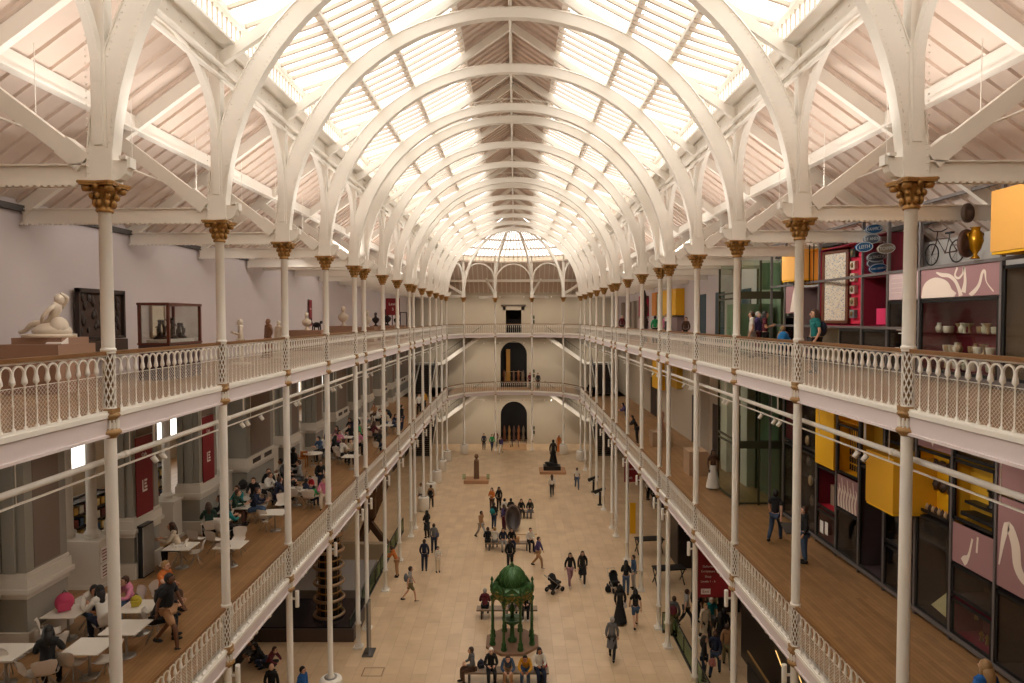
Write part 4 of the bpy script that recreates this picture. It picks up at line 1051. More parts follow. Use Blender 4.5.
MB().tube([(.1,0,.66),(.19,0,.6),(.16,0,.46)], .02, 6).tube([(-.1,0,.66),(-.19,0,.6),(-.16,0,.46)], .02, 6).build('handle', mat('golden_lustre',(196,140,24),.25,.6), t)
struct('wall_right', MB().box(XB,9,F2,XB+.1,28.6,17.6), mat('pale_grey_backing_wall',(172,168,162),.8))
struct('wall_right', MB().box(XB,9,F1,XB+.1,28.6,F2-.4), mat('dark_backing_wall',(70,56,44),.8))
# amber boxes that project from the display wall
def abox(x0, ya, yb, z0, z1, m_, lab):
    t = thing('amber_light_box', lab, 'box', (x0,ya,z0), group='amber boxes')
    MB().box(0,0,.06,XF+.6-x0,yb-ya,z1-z0).build('box_body', m_, t); MB().box(.02,.02,0,XF+.6-x0,yb-ya-.02,.05).build('base_edge', YEL, t)
abox(10.9, 12.8, 14.86, 16.72, 18.15, YBOX, 'large amber box projecting at the top right of the upper gallery')
abox(10.95, 25.0, 26.5, 16.75, 17.95, YBOX, 'smaller amber box beyond the crimson alcoves of the upper gallery')
abox(10.6, 17.95, 19.35, 9.8, 11.4, YBOX2, 'deep amber box projecting over the lower gallery cases')
def church(m, L, H): m.poly([(-.004,.4,.05),(-.004,.5,H*.7),(-.004,.6,H*.95),(-.004,.75,H*.7),(-.004,1.0,.05)],(-.004,0,0))
panel(11, 15.5, 16.6, MAUVE, 'mauve panel with a cream tower drawing beyond the crimson alcoves', church)
t, ya, L, H = cell(11, F2+.2, 15.4, BLK, 'dark glass case under the tower drawing panel')
t, ya, L, H = cell(10, F2+.2, 16.5, mat('grey_violet_lining',(132,112,112),.7), 'open bay with upright grey strips left of the crimson alcove', False, False)
t, ya, L, H = cell(10, 16.6, 17.9, YEL, 'bright yellow bay left of the crimson alcove', False, False)
m = MB()
for q in range(3): m.box(-.05,.35+q*.35,.0,-.02,.38+q*.35,1.5)
m.build('dark_rod', BLACKM, t)
# lower level ------------------------------------------------------------
Z = F1
def bone(m, L, H):
    curve(m, smooth([(L*.72,.1,.1),(L*.66,.2,.1),(L*.58,.35,.04),(L*.5,H*.8,.03)]), 0); curve(m, [(L*.38,H*.9,.03),(L*.4,H*.5,.03)], 0)
def coral(m, L, H):
    for k in range(7):
        u = L*(.12+.13*k); curve(m, smooth([(u,0,.06),(u+.05,H*.3,.05),(u-.04,H*.6,.035),(u+.02,H*(.75+.2*(k%2)),.015)]), 0); curve(m, [(u,H*.35,.03),(u+.1,H*.6,.015)], 0)
def scroll(m, L, H):
    curve(m, smooth([(L*.95,.5,.02),(L*.8,H*.7,.1),(L*.62,H*.55,.13),(L*.55,H*.3,.12),(L*.35,H*.2,.1),(L*.15,H*.4,.1),(L*.2,H*.7,.08),(L*.05,H*.8,.06)]), 0)
def skull(m, L, H):
    m.poly([(-.004,L*.3,H*.9),(-.004,L*.75,H*.9),(-.004,L*.68,H*.4),(-.004,L*.55,H*.05),(-.004,L*.42,H*.4)],(-.004,0,0))
for i, nn in ((0,'nearest'),(1,'second nearest'),(2,'third nearest')):
    panel(i, Z+2.72, Z+4.3, MAUVE, 'mauve panel of the lower display wall, %s to the camera' % nn, scroll)
    cell(i, Z+1.24, Z+2.66, BLK, 'upper black case of the lower display wall, %s to the camera' % nn); cell(i, Z+.22, Z+1.16, BLK, 'bottom black case of the lower display wall, %s to the camera' % nn)
panel(3, Z+2.1, Z+4.2, MAUVE, 'mauve panel with a large cream scroll near the right edge of the lower gallery', scroll)
cell(3, Z+.22, Z+2.0, BLK, 'tall black case under the cream scroll panel')
panel(3, Z+4.3, Z+5.6, MAUVE, 'plain mauve panel under the upper gallery at the right edge')
# bay 4
cell(4, Z+.22, Z+1.16, MAR, 'bottom case with gold figures of the lower display wall'); cell(4, Z+1.24, Z+2.06, BLK, 'small black case above the gold figures')
for q in range(5):
    o = MB().lathe([(0,0),(.05,0),(.03,.1),(.06,.16),(0,.26)], n=8).build('gold_figure', GOLD, None, (XF+.4,YS[4]+.35+q*.2,Z+.26+.45*(q==4))); tag(o, 'tiny gold figure in the bottom case of the lower display wall', 'figure', 'gold figures in the bottom case')
o = None
panel(4, Z+2.1, Z+3.1, MAUVE, 'mauve panel with a cream bone shape on the lower display wall', bone)
t, ya, L, H = cell(4, Z+3.2, Z+4.75, YEL2, 'ochre case with dark steps and a lantern', False)
MB().box(.05,.1,.15,.42,L-.2,.25).box(.15,.3,.45,.42,L-.2,.52).build('dark_step', BLACKM, t)
o = MB().lathe([(.0,0),(.16,0),(.16,.05),(.12,.08),(.13,.4),(.17,.42),(.1,.55),(.03,.6),(0,.62)], n=12).build('lantern_model', BLACKM, None, (XF+.28,YS[4]+.45,Z+3.73)); tag(o, 'black openwork lantern model on the dark step of the ochre case', 'lantern')
cell(4, Z+4.8, Z+6.1, OLV, 'olive lined case under the upper gallery edge', False)
# bay 5
cell(5, Z+.22, Z+2.9, BLK, 'tall black case with cream wedges on the lower display wall')
t = thing('cream_wedge', 'cream folded paper wedge at the foot of the tall black case', 'wedge', (XF+.25,16.95,Z+.3))
MB().poly([(0,0,0),(0,.9,.1),(.1,.3,.75)],(.05,0,0)).poly([(.2,.2,0),(.2,.5,.0),(.25,.1,.5)],(.03,0,0)).build('wedge', mat('cream_paper',(206,196,150),.6), t)
t, ya, L, H = cell(5, Z+3.0, Z+4.75, YEL, 'bright yellow case of dark shields', False)
SH = MB().lathe([(0,0),(.16,0),(.17,.03),(.05,.06),(0,.09)], n=16).xf(Matrix.Rotation(-PI/2,4,'Y')).mesh('shield', mat('dark_shield',(70,52,42),.5,.3))
for q in range(8):
    o = inst('round_shield', SH, None, (XF+.36,YS[5]+.28+(q%4)*.32,Z+3.75+.55*(q//4))); tag(o, 'round dark shield on the bright yellow case back, %s row' % ('lower','upper')[q//4], 'shield', '%s row of shields' % ('lower','upper')[q//4])
for q in range(9):
    o = MB().lathe([(0,0),(.05,0),(.06,.08),(.03,.16),(0,.2)], n=8).build('small_carving', BRN if q%2 else CER[2], None, (XF+.15,YS[5]+.2+q*.13,Z+3.03)); tag(o, 'small carving along the front of the yellow shield case', 'carving', 'carvings in front of the shields')
panel(5, Z+4.8, Z+6.1, MAUVE, 'mauve panel with a cream skull shape by the first right column', skull)
# bay 6
cell(6, Z+.22, Z+1.5, BLK, 'lower black case with a label behind the first right column'); cell(6, Z+1.58, Z+2.8, BRN, 'brown case with hanging blades behind the first right column')
cell(6, Z+4.6, Z+6.1, OLV, 'olive case above the deep amber box', False)
# bay 7
t, ya, L, H = cell(7, Z+.22, Z+3.6, mat('purple_grey_lining',(74,58,60),.7), 'tall open purple-grey bay with a wheel rim', False)
MB().lathe([(.52,-.02),(.55,0),(.52,.02),(.49,0),(.52,-.02)], n=26).xf(Matrix.Translation((.5,.15,2.4)) @ Matrix.Rotation(PI/2,4,'X')).build('wheel_rim', BLACKM, t)
cell(7, Z+3.7, Z+6.1, YEL2, 'ochre case with a dark beam over the purple-grey bay', False)
# bay 8
cell(8, Z+.22, Z+1.75, BLK, 'black case of carved wooden pieces beneath the coral panel')
panel(8, Z+1.8, Z+2.9, MAUVE, 'mauve panel with white coral branches on the lower display wall', coral)
t, ya, L, H = cell(8, Z+3.0, Z+4.7, YEL, 'bright yellow case of spears and fans', False)
m = MB()
for q in range(9): m.bar((.38,.15+q*.14,.9),(.34,.1+q*.15,1.6),.015,.03)
for r_ in range(3):
    for q in range(8): m.cbox((.36,.2+q*.15,.2+r_*.26),(.04,.05,.2))
m.build('dark_spears', BRN, t)
cell(8, Z+4.8, Z+6.1, YEL, 'bright yellow case under the upper gallery edge', False, False)
# bay 9
t, ya, L, H = cell(9, Z+.22, Z+1.3, mat('red_brown_panel_lining',(110,34,34),.7), 'red case with printed cards at the bottom of the lower display wall')
MB().box(-.03,.5,.3,-.02,.72,.75).box(-.03,.85,.25,-.02,1.1,.7).build('printed_card', WPRINT, t)
t, ya, L, H = cell(9, Z+1.4, Z+2.9, MAR, 'maroon case with a pale model on a crimson floor', False)
MB().box(.05,.1,.02,.8,L-.1,.06).build('crimson_floor', mat('crimson_floor',(170,20,40),.5), t); MB().box(.4,.3,.06,.75,L-.2,.8).build('pale_model', mat('pale_brown_model',(160,136,116),.7), t)
o = MB().box(0,0,0,.9,1.4,3.0).build('yellow_screen', YEL, None, (XF-.1,22.75,Z+3.0)); tag(o, 'large flat yellow screen between the lower gallery columns', 'screen')
# bays 10-12
cell(10, Z+.22, Z+3.2, BLK, 'black case beyond the large yellow screen'); cell(10, Z+3.3, Z+6.1, BRN, 'brown case of masks beyond the large yellow screen')
cell(11, Z+.22, Z+3.2, BRN, 'dark brown case next to the lift tower'); cell(11, Z+3.3, Z+6.1, MAR, 'maroon upper case next to the lift tower')
for q in range(5):
    o = MB().ball((0,0,0), .16, 10, 8, (.5,.9,1.3)).build('mask', CER[2] if q%2 else BRN, None, (XF+.2,25.0+.15*q,Z+1.3+q*.75)); tag(o, 'carved mask in a vertical row beside the lift, %s from the floor' % ['first','second','third','fourth','fifth'][q], 'mask', 'vertical row of masks')
# lift tower -------------------------------------------------------------
t = thing('glass_lift_tower', 'tall green glass lift tower with dark frames on the right', 'lift', (10.1,28.9,F1))
m = MB(); gp = MB(); TZ = 10.9
for x in (0,.9,1.85):
    for y in (0,2.9): m.box(x-.04,y-.04,0,x+.04,y+.04,TZ)
for z in (0.05,2.55,2.8,6.2,6.75,9.2,9.45): m.box(-.04,-.04,z,1.9,.04,z+.08); m.box(-.04,0,z,.04,2.9,z+.08)
m.box(-.05,-.05,2.6,1.9,.03,2.85); m.box(-.05,-.05,9.2,1.9,.03,9.5)
gp.quad((0,0,.1),(1.85,0,.1),(1.85,0,TZ),(0,0,TZ)); gp.quad((0,0,.1),(0,2.9,.1),(0,2.9,TZ),(0,0,TZ))
m.build('tower_frame', mat('olive_bronze_frame',(78,76,56),.4,.5), t); gp.build('glass', GREENG, t)
MB().box(.2,.6,6.8,1.7,2.4,9.0).build('lift_car', mat('pale_green_car',(150,166,140),.4), t)
MB().box(1.0,.1,2.9,1.8,.16,5.9).box(1.0,.1,9.6,1.8,.16,10.8).build('pale_green_panel', mat('pale_green_back',(168,190,160),.5), t)
struct('wall_right', MB().box(12.05,28.7,0,12.15,32,F2-.35), mat('olive_grey_wall',(104,104,84),.8)); struct('wall_right', MB().box(12.05,28.7,F2,12.15,32,17.9), mat('grey_green_wall',(176,180,160),.8))
# right wall beyond the lift
TEAL = mat('dark_teal_door',(30,62,74),.5)
n = 20
for y, w_, z in ((33.2,1.3,F2),(37.4,1.6,F2),(41.0,1.4,F2),(34.0,1.0,F1),(38.0,1.4,F1),(42.6,1.4,F1),(55,2.4,F1)):
    mb = MB().box(WX-.04,y,z,WX-.002,y+w_,z+3.2); o = mb.build('door_%d' % n, TEAL if z == F2 else mat('brown_dark_door',(52,38,32),.6)); o['kind'] = 'structure'; n += 1
def onwall(name, lab, cat, y, z, w, h, m_, d=.12, x=None, group=None):
    x = x or WX; o = MB().box(-d,0,0,0,w,h).build(name, m_, None, (x-.01,y,z)); tag(o, lab, cat, group); return o
onwall('exhibition_board','large yellow exhibit panel far along the right upper gallery','panel',46.2,F2+1.9,4.4,1.9,YEL,.6)
onwall('exhibition_board','tan and orange exhibit panel beyond the yellow one','panel',53.2,F2+1.9,1.6,1.9,mat('orange_panel',(206,130,50),.7),.5)
onwall('exhibition_board','crimson exhibit panel farther along the right upper gallery','panel',58.4,F2+1.9,2.2,1.8,MAG,.5)
onwall('exhibition_board','pale mauve panel under the crimson one','panel',58.4,F2+.3,2.2,1.4,MAUVE2,.5)
onwall('exhibit_screen','large grey-violet screen under the yellow exhibit panel','screen',46.2,F2+.05,4.4,1.75,mat('grey_violet_lining',(132,112,112),.7),.5)
onwall('exhibit_screen','pale green glass screen past the yellow exhibit panel','screen',51,F2+.05,1.8,3.6,mat('pale_green_back',(168,190,160),.5),.5)
for q, y in enumerate((61.5,64.2,67,71)): onwall('wall_pilaster','grey-beige flat pilaster of the far right upper gallery, %s from the left' % ['fourth','third','second','first'][q],'pilaster',y,F2,.9,3.4,mat('grey_beige_pilaster',(150,136,120),.8),.3,group='flat pilasters')
onwall('exhibition_board','yellow wall panel glimpsed over the far right lower gallery','panel',52,F1+2.6,3,2.6,YEL,.4)
onwall('exhibition_board','golden wall panel nearer on the right lower gallery','panel',46.6,F1+3.3,2,2.4,YEL2,.4)
onwall('wall_sign','black narrow wall sign on the beige pier of the right lower gallery','sign',36.4,F1+2.0,.4,1.3,BLACKM,.05)
onwall('wall_sign','black square fixture on the beige pier near the woman in a white dress','fixture',33.4,F1+2.3,.4,.7,BLACKM,.1)
for y in (32.1,35.2,40.2): o = MB().box(WX-.55,y,F1,WX,y+.9,F2-.34).build('wall_right', MOULD); o['kind'] = 'structure'
t = thing('totem_pole', 'tall dark carved totem figure far along the right upper gallery', 'totem pole', (9.4,46.6,F2))
m = MB().lathe([(.22,0),(.24,.6),(.17,.7),(.25,1.1),(.25,1.6),(.16,1.75),(.24,2.1),(.22,2.6),(.14,2.8),(.17,3.2),(.02,3.7)], n=10)
for z in (1.3,2.3,3.1): m.ball((0,-.22,z),.09,8,6); m.ball((-.2,-.1,z+.12),.08,8,6); m.ball((.2,-.1,z+.12),.08,8,6)
m.build('carved_post', mat('dark_carved_wood',(64,40,36),.6,noise=.5,scale=10,bump=.5), t)
t = thing('information_post', 'slim white topped information post on the right upper gallery', 'post', (9.6,40.5,F2))
MB().box(-.15,-.06,0,.15,.06,1.5).build('post_body', DKGREY, t); MB().box(-.15,-.06,1.5,.15,.06,1.75).build('post_head', WPRINT, t)
# plinths of the right lower gallery
def plinth(name, lab, x, y, z, sx, sy, sz, m_):
    o = MB().box(-sx/2,-sy/2,0,sx/2,sy/2,sz).box(-sx/2+.03,-sy/2+.03,-.0,sx/2-.03,sy/2-.03,.02).build(name, m_, None, (x,y,z)); tag(o, lab, 'plinth'); return o
TANP = mat('pale_tan_plinth',(176,146,116),.7); GRP = mat('tan_brown_plinth',(150,124,104),.7)
plinth('display_plinth','tall pale tan plinth on the right lower gallery near the woman in a white dress',9.85,34.9,F1,1.0,1.2,1.3,TANP)
plinth('display_plinth','low pale tan plinth farther along the right lower gallery',9.75,42.8,F1,1.3,1.1,.95,TANP)

# ------------------------------------------------------------------ seating and tables in the cafe
TT = MB().box(-.42,-.38,.71,.42,.38,.735).mesh('table_top', mat('white_laminate',(232,224,212),.35))
TL = MB().lathe([(.03,.02),(.03,.71)], n=8).lathe([(0,0),(.2,0),(.2,.012),(0,.02)], n=16).mesh('pedestal_leg', STEEL)
RT = MB().lathe([(0,.71),(.5,.71),(.5,.735),(0,.735)], n=24).mesh('table_top', mat('white_laminate',(232,224,212),.35))
def shell():
    mb = MB(); n = 12; prof = [(-.2,.44,.17),(-.22,.45,.19),(-.1,.435,.21),(.05,.44,.21),(.15,.47,.2),(.19,.53,.17),(.21,.62,.2),(.24,.72,.23),(.27,.8,.22),(.28,.83,.12)]
    vs = []
    for (y, z, w) in prof:
        for k in range(7):
            u = -1+2*k/6; vs.append((u*w, y-(.03*u*u if z > .55 else 0), z+.03*u*u*(z < .5)))
    fs = [(i*7+k,i*7+k+1,(i+1)*7+k+1,(i+1)*7+k) for i in range(len(prof)-1) for k in range(6)]
    m2 = MB().add(vs, fs, True); nv = len(vs)
    m2.add([(x,y+.012,z-.012) for x,y,z in vs], [f[::-1] for f in fs], True); return m2
SHELLM = shell().mesh('seat_shell', mat('white_shell_chair',(226,216,204),.4))
CLEG = MB().tube([(0,0,.43),(.17,-.19,0)], .01, 6).mesh('leg', STEEL)
CLEGS = [(0,0),(PI/2,0),(PI,0),(-PI/2,0)]
def chair(x, y, z, rz, lab, group='white shell chairs'):
    t = thing('shell_chair', lab, 'chair', (x,y,z), rz, group); t.scale = (1.08,)*3; inst('seat_shell', SHELLM, t)
    for a, _ in CLEGS: inst('leg', CLEG, t, (0,0,0), (0,0,a))
    return t
def ctable(px, py, lab, rnd=False, rz=0, sx=1):
    x, y = G(px, py, F1+.735); x = max(x, -11.6); t = thing('cafe_table', lab, 'table', (x,y,F1), rz, 'cafe tables'); t.scale = (1.08,1.08,1); inst('table_top', RT if rnd else TT, t, sc=(sx,1,1)); inst('pedestal_leg', TL, t); return x, y
TB = {}
for k, px, py, lab, rnd in [
    ('t1',56,611,'white cafe table against the first grey pier with a pink backpack on it',0),('t2',89,646,'empty white cafe table nearest the camera',0),('t3',2,652,'white cafe table cut by the left edge of the photo',0),
    ('t4',140,606,'white cafe table with a yellow bag near the black-shirted man',0),('t5',126,627,'small white cafe table half hidden by the first left column',0),('t6',181,546,'white cafe table of the woman reading alone',0),
    ('t7',231,544.5,'empty white cafe table behind the second left column',0),('t8',217,521,'white cafe table of the pair in dark green',0),('t9',240,506,'white cafe table crowded with cups in the middle group',0),
    ('t10',275,512,'empty white cafe table right of the middle group',0),('t11',274,482,'white cafe table against the third grey pier',0),('t12',297,489,'white cafe table of the family with children',0),
    ('t13',313,453,'round white cafe table of the yellow-topped woman',1),('t14',332,446,'round white cafe table beside the third left column',1),('t15',346,437,'white cafe table between the third and fourth columns',0),
    ('t16',351,456,'dark-legged white cafe table close to the railing',0),('t17',374,427,'white cafe table in the far cafe group',0),('t18',362,418,'farthest white cafe table by the arcade',0),('t19',387,425,'white cafe table beyond the big dark jacket',0)]:
    TB[k] = ctable(px, py, lab, rnd)
def ch(px, py, rz, lab): x, y = G(px, py, F1+.45); x = max(x, -11.6); return chair(x, y, F1, rz, lab)
# ch(): rz = 0 means the sitter faces the camera (-y)
for px, py, rz, lab in [(39,634,2.2,'empty white shell chair below the pier table'),(52,650,-1.9,'white shell chair tilted toward the nearest empty table'),(73,665,3.0,'white shell chair in front of the nearest empty table'),(107,661,-1.5,'white shell chair on the right of the nearest empty table'),
    (33,675,2.6,'white shell chair under the dark hair at the bottom left'),(8,661,2.9,'white shell chair at the bottom left corner'),(196,553,-1.3,'white shell chair facing the woman reading alone'),(227,553,3.1,'white shell chair tucked at the empty table behind the second column'),
    (238,541,0.1,'white shell chair behind the empty table by the second column'),(197,540,2.9,'white shell chair back seen below the dark green pair'),(215,541,2.8,'white shell chair under the second dark green sitter'),(266,519,2.8,'white shell chair in front of the empty table right of the middle group'),
    (281,505,.1,'white shell chair behind the empty table right of the middle group'),(262,508,-1.2,'white shell chair with a draped white cloth'),(296,497,2.9,'white shell chair with a turquoise jacket on it'),(309,499,3.0,'white shell chair beside the railing child'),
    (354,449,2.8,'white shell chair in front of the fourth column table'),(377,433,3.0,'white shell chair in front of the far cafe group'),(367,423,0,'white shell chair behind the far cafe group'),(338,453,2.9,'white shell chair at the round table by the column'),(325,441,.3,'white shell chair behind the round table by the column')]:
    ch(px, py, rz, lab)
for px, py, lab in [(303,458,'wooden high chair near the round cafe table')]:
    x, y = G(px, py, F1+.5); t = thing('high_chair', lab, 'high chair', (x,y,F1)); OR = mat('orange_wood',(186,112,50),.5)
    MB().cbox((0,0,.5),(.4,.4,.04)).box(-.2,.17,.5,.2,.2,.85).build('seat', OR, t); lm = MB().bar((0,0,0),(0,0,.75),.04,.04).mesh('leg', OR)
    for a in (-.2,.2):
        for b in (-.2,.2): inst('leg', lm, t, (a,b,0))
# things on tables
BP = MB().ball((0,0,.2), .2, 12, 10, (1,.6,1.15)).cbox((0,-.13,.14),(.26,.08,.2)).mesh('bag_body')
def bag(name, x, y, z, rz, c, lab, sc=1):
    t = thing(name, lab, 'bag', (x,y,z), rz); inst('bag_body', BP, t, mat=mat('bag_%d_%d_%d' % c, c, .7), sc=sc); MB().tube([(-.06,.0,.4*sc),(0,0,.48*sc),(.06,0,.4*sc)], .012, 6).build('handle', BLACKM, t)
x, y = TB['t1']; bag('backpack', x-.12, y+.05, F1+.735, .6, (196,70,104), 'pink backpack lying on the cafe table by the first pier', 1.1)
x, y = TB['t4']; bag('tote_bag', x-.1, y+.0, F1+.735, .3, (188,168,52), 'yellow-green tote bag on the table near the black-shirted man', .7)
x, y = G(243,489,F1+.735); bag('backpack', x, y, F1+.735, .3, (26,24,26), 'black backpack on the cafe table behind the middle group', 1.0)
CUP = MB().lathe([(0,0),(.035,0),(.042,.1),(.036,.1),(.03,.02),(0,.02)], n=10).mesh('cup', WPRINT)
PLT = MB().lathe([(0,0),(.08,0),(.13,.02),(.13,.025),(0,.012)], n=16).mesh('plate', WPRINT)
for k in ('t6','t8','t9','t11','t12','t13','t14','t15','t16','t17','t18','t19'):
    x, y = TB[k]
    for q in range(3):
        a = random.random()*6.28; o = inst('paper_cup', CUP, None, (x+.22*math.cos(a+q*2),y+.22*math.sin(a+q*2),F1+.736)); tag(o, 'small white cup standing on a crowded cafe table', 'cup', 'cups on the cafe tables')
    o = inst('plate', PLT, None, (x-.02,y+.02,F1+.736)); tag(o, 'small white plate on a crowded cafe table', 'plate', 'plates on the cafe tables')
t = thing('dark_cabinet', 'black upright cabinet beside the second cafe pier', 'cabinet', (-12.1,19.2,F1)); x, y = G(137,576,F1); t.location = (x+.25,y+.1,F1)
MB().box(-.1,-.3,0,.1,.3,1.7).build('body', BLACKM, t); MB().box(-.11,-.31,.05,-.08,.31,1.65).box(.08,-.31,.05,.11,.31,1.65).build('edge_trim', STEEL, t)

# ------------------------------------------------------------------ sculpture on the left upper gallery
MARB = mat('white_marble',(222,208,188),.45,noise=.08,scale=4); PLB = mat('warm_tan_plinth',(160,126,104),.8); DKB = mat('dark_bronze',(48,38,38),.4,.4)
plinth('stepped_plinth','broad lower tan plinth under the reclining marble figure',-10.85,15.2,F2,1.5,1.3,1.12,PLB)
plinth('stepped_plinth','upper tan block directly under the reclining marble figure',-10.75,15.25,F2+1.12,1.15,.95,.15,PLB)
o = MB().add([(-.18,-.12,0),(.18,-.12,0),(.18,.12,0),(-.18,.12,0),(-.18,-.12,.02),(.18,-.12,.02),(.18,.12,.14),(-.18,.12,.14)],[(3,2,1,0),(4,5,6,7),(0,1,5,4),(1,2,6,5),(2,3,7,6),(3,0,4,7)]).build('label_board', WPRINT, None, (-10.33,14.85,F2+1.13)); tag(o, 'sloping white label on the reclining marble figure plinth', 'label')
t = thing('wood_carving', 'dark carved wooden relief panel leaning at the left wall', 'carving', (-WX+.12,18.1,F2+1.2), 0)
MB().box(-.06,0,0,.0,2.0,1.25).build('panel_board', mat('dark_carved_oak',(78,56,44),.7,noise=.5,scale=14,bump=.8), t)
m = MB().box(-.02,-.08,-.05,.1,0,1.35).box(-.02,2.0,-.05,.1,2.08,1.35).box(-.02,-.08,1.25,.1,2.08,1.37).box(-.02,-.08,-.08,.1,2.08,0)
random.seed(5)
for q in range(40): m.ball((.02,.1+1.8*random.random(),.1+1.05*random.random()), .05+.05*random.random(), 6, 4, (.5,1,1.6))
m.build('carved_frame', mat('dark_oak_frame',(54,40,34),.6), t)
MB().box(-.02,.25,-.55,.14,2.1,-.1).build('predella', mat('dark_carved_oak',(78,56,44),.7), t)
t = thing('glass_display_case', 'mahogany framed glass case of small dark bronzes on the left upper gallery', 'display case', (-9.85,18.9,F2))
MH = mat('mahogany',(96,46,30),.4)
m = MB()
for x in (-.4,.4):
    for y in (-.9,.9): m.box(x-.035,y-.035,1.0,x+.035,y+.035,2.14)
m.box(-.45,-.95,2.08,.45,.95,2.15); m.box(-.45,-.95,.98,.45,.95,1.03)
m.build('case_frame', MH, t); MB().box(-.43,-.93,0,.43,.93,.98).build('case_base', mat('dark_case_base',(70,48,52),.6), t)
MB().box(-.39,-.9,1.03,-.385,.9,2.08).box(.385,-.9,1.03,.39,.9,2.08).box(-.39,-.9,1.03,.39,-.895,2.08).box(-.39,.895,1.03,.39,.9,2.08).build('glass_sides', CASEG, t)
o = MB().box(-.3,-.75,0,.3,.75,.09).build('white_platform', WPRINT, None, (-9.85,18.9,F2+1.035)); tag(o, 'white platform inside the mahogany glass case', 'platform')
for q, (y, h) in enumerate(((18.35,.55),(18.9,.62),(19.4,.45))):
    m = MB().lathe([(0,0),(.2,0),(.18,.05),(.12,.1),(.05,.14)], n=10); 
    for k in range(3): a = k*2.1+q; m.tube([(.07*math.cos(a),.07*math.sin(a),.08),(.1*math.cos(a+.4),.1*math.sin(a+.4),h*.5),(.05*math.cos(a+1),.05*math.sin(a+1),h*.85)],[.04,.055,.03],8); m.ball((.05*math.cos(a+1),.05*math.sin(a+1),h*.92),.045,8,6); m.tube([(.06*math.cos(a+.8),.06*math.sin(a+.8),h*.7),(.16*math.cos(a),.16*math.sin(a),h*(.6+.3*(k%2)))],.018,6)
    o = m.build('bronze_group', DKB, None, (-9.85,y,F2+1.13)); tag(o, 'dark bronze figure group in the mahogany case, %s of three' % ('left','middle','right')[q], 'bronze', 'bronzes in the mahogany case')
t = thing('framed_relief', 'pale framed relief on the left wall behind the glass case', 'relief', (-WX+.04,21.9,F2+1.15))
MB().box(-.03,0,0,.03,.75,1.05).build('relief_board', MARB, t); MB().box(-.03,-.05,-.05,.06,0,1.1).box(-.03,.75,-.05,.06,.8,1.1).box(-.03,0,-.08,.08,.8,0).build('frame', mat('tan_frame',(150,120,100),.6), t)
for y, z, lab in ((37.9,14.95,'slim crimson banner on the left wall of the upper gallery'),):
    banner(-WX+.1, y+1.0, z, .55, 1.55, PI/2, lab, [('Art',.16,1.0)])
banner(-9.3, 50.5, F2+2.0, 1.1, 1.3, 0, 'crimson hanging sign far along the left upper gallery', [('Level',.3,.85),('5',.3,.45)])
for q, (x, y, w, d, h) in enumerate([(-11.1,35.2,1.9,1.3,1.1),(-11.1,42.7,1.6,1.2,1.25),(-10.9,48.7,1.3,1.2,1.1),(-11,52.2,1.4,1.2,1.15),(-11,57,1.4,1.2,1.15),(-11,61.5,1.6,1.2,1.1),(-11,65.5,1.4,1.2,1.0)]):
    plinth('display_plinth','warm tan sculpture plinth of the left upper gallery, %s in the row' % ORD[q], x, y, F2, w, d, h, PLB)
for q, (y, h, lab) in enumerate([(59.2,1.7,'dark upright frame beside the left wall sculptures'),(67.0,1.5,'dark rectangular frame stand far on the left upper gallery')]):
    t = thing('dark_stand', lab, 'stand', (-11.3,y,F2)); MB().box(-.35,-.05,0,-.28,.05,h+.9).box(.28,-.05,0,.35,.05,h+.9).box(-.35,-.05,h+.83,.35,.05,h+.9).build('frame', DKB, t)
# red hanging signs of the right ground floor
EXS = mat('sign_white_print',(226,214,206),.6)
t = thing('hanging_sign', 'large crimson hanging sign with an exit box under the right lower gallery', 'sign', (0,26.4,0)); xa, za = D(697.5,597,26.4); xb, zb = D(742,556,26.4); t.location = (xa,26.4,za); w_ = xb-xa; h_ = 6.25-za
MB().box(0,-.03,0,w_,.03,h_).build('sign_board', RED, t); MB().tube([(.2,0,h_),(.2,0,h_+.3)], .01, 6).tube([(w_-.2,0,h_),(w_-.2,0,h_+.3)], .01, 6).build('hanger', BLACKM, t)
MB().box(.13,-.036,.13,.52,-.031,.36).build('exit_box', EXS, t); text('Exit', RED, .18, t, (.325,-.04,.245), (PI/2,0,0), .002)
for q, (s_, zz) in enumerate((('Galleries',1.28),('Exhibitions',1.08),('Shop',.86),('Levels 1 - 6',.66))): text(s_, EXS, .13, t, (.42,-.036,zz), (PI/2,0,0), .002)
t = thing('hanging_sign', 'smaller crimson hanging sign farther back under the right lower gallery', 'sign', (0,44,0)); xa, za = D(624,482,44); t.location = (xa,44,za)
MB().box(0,-.03,0,1.25,.03,1.55).build('sign_board', RED, t); text('Exit', EXS, .28, t, (.35,-.04,.3), (PI/2,0,0), .002); text('Galleries', EXS, .2, t, (.6,-.04,.9), (PI/2,0,0), .002)
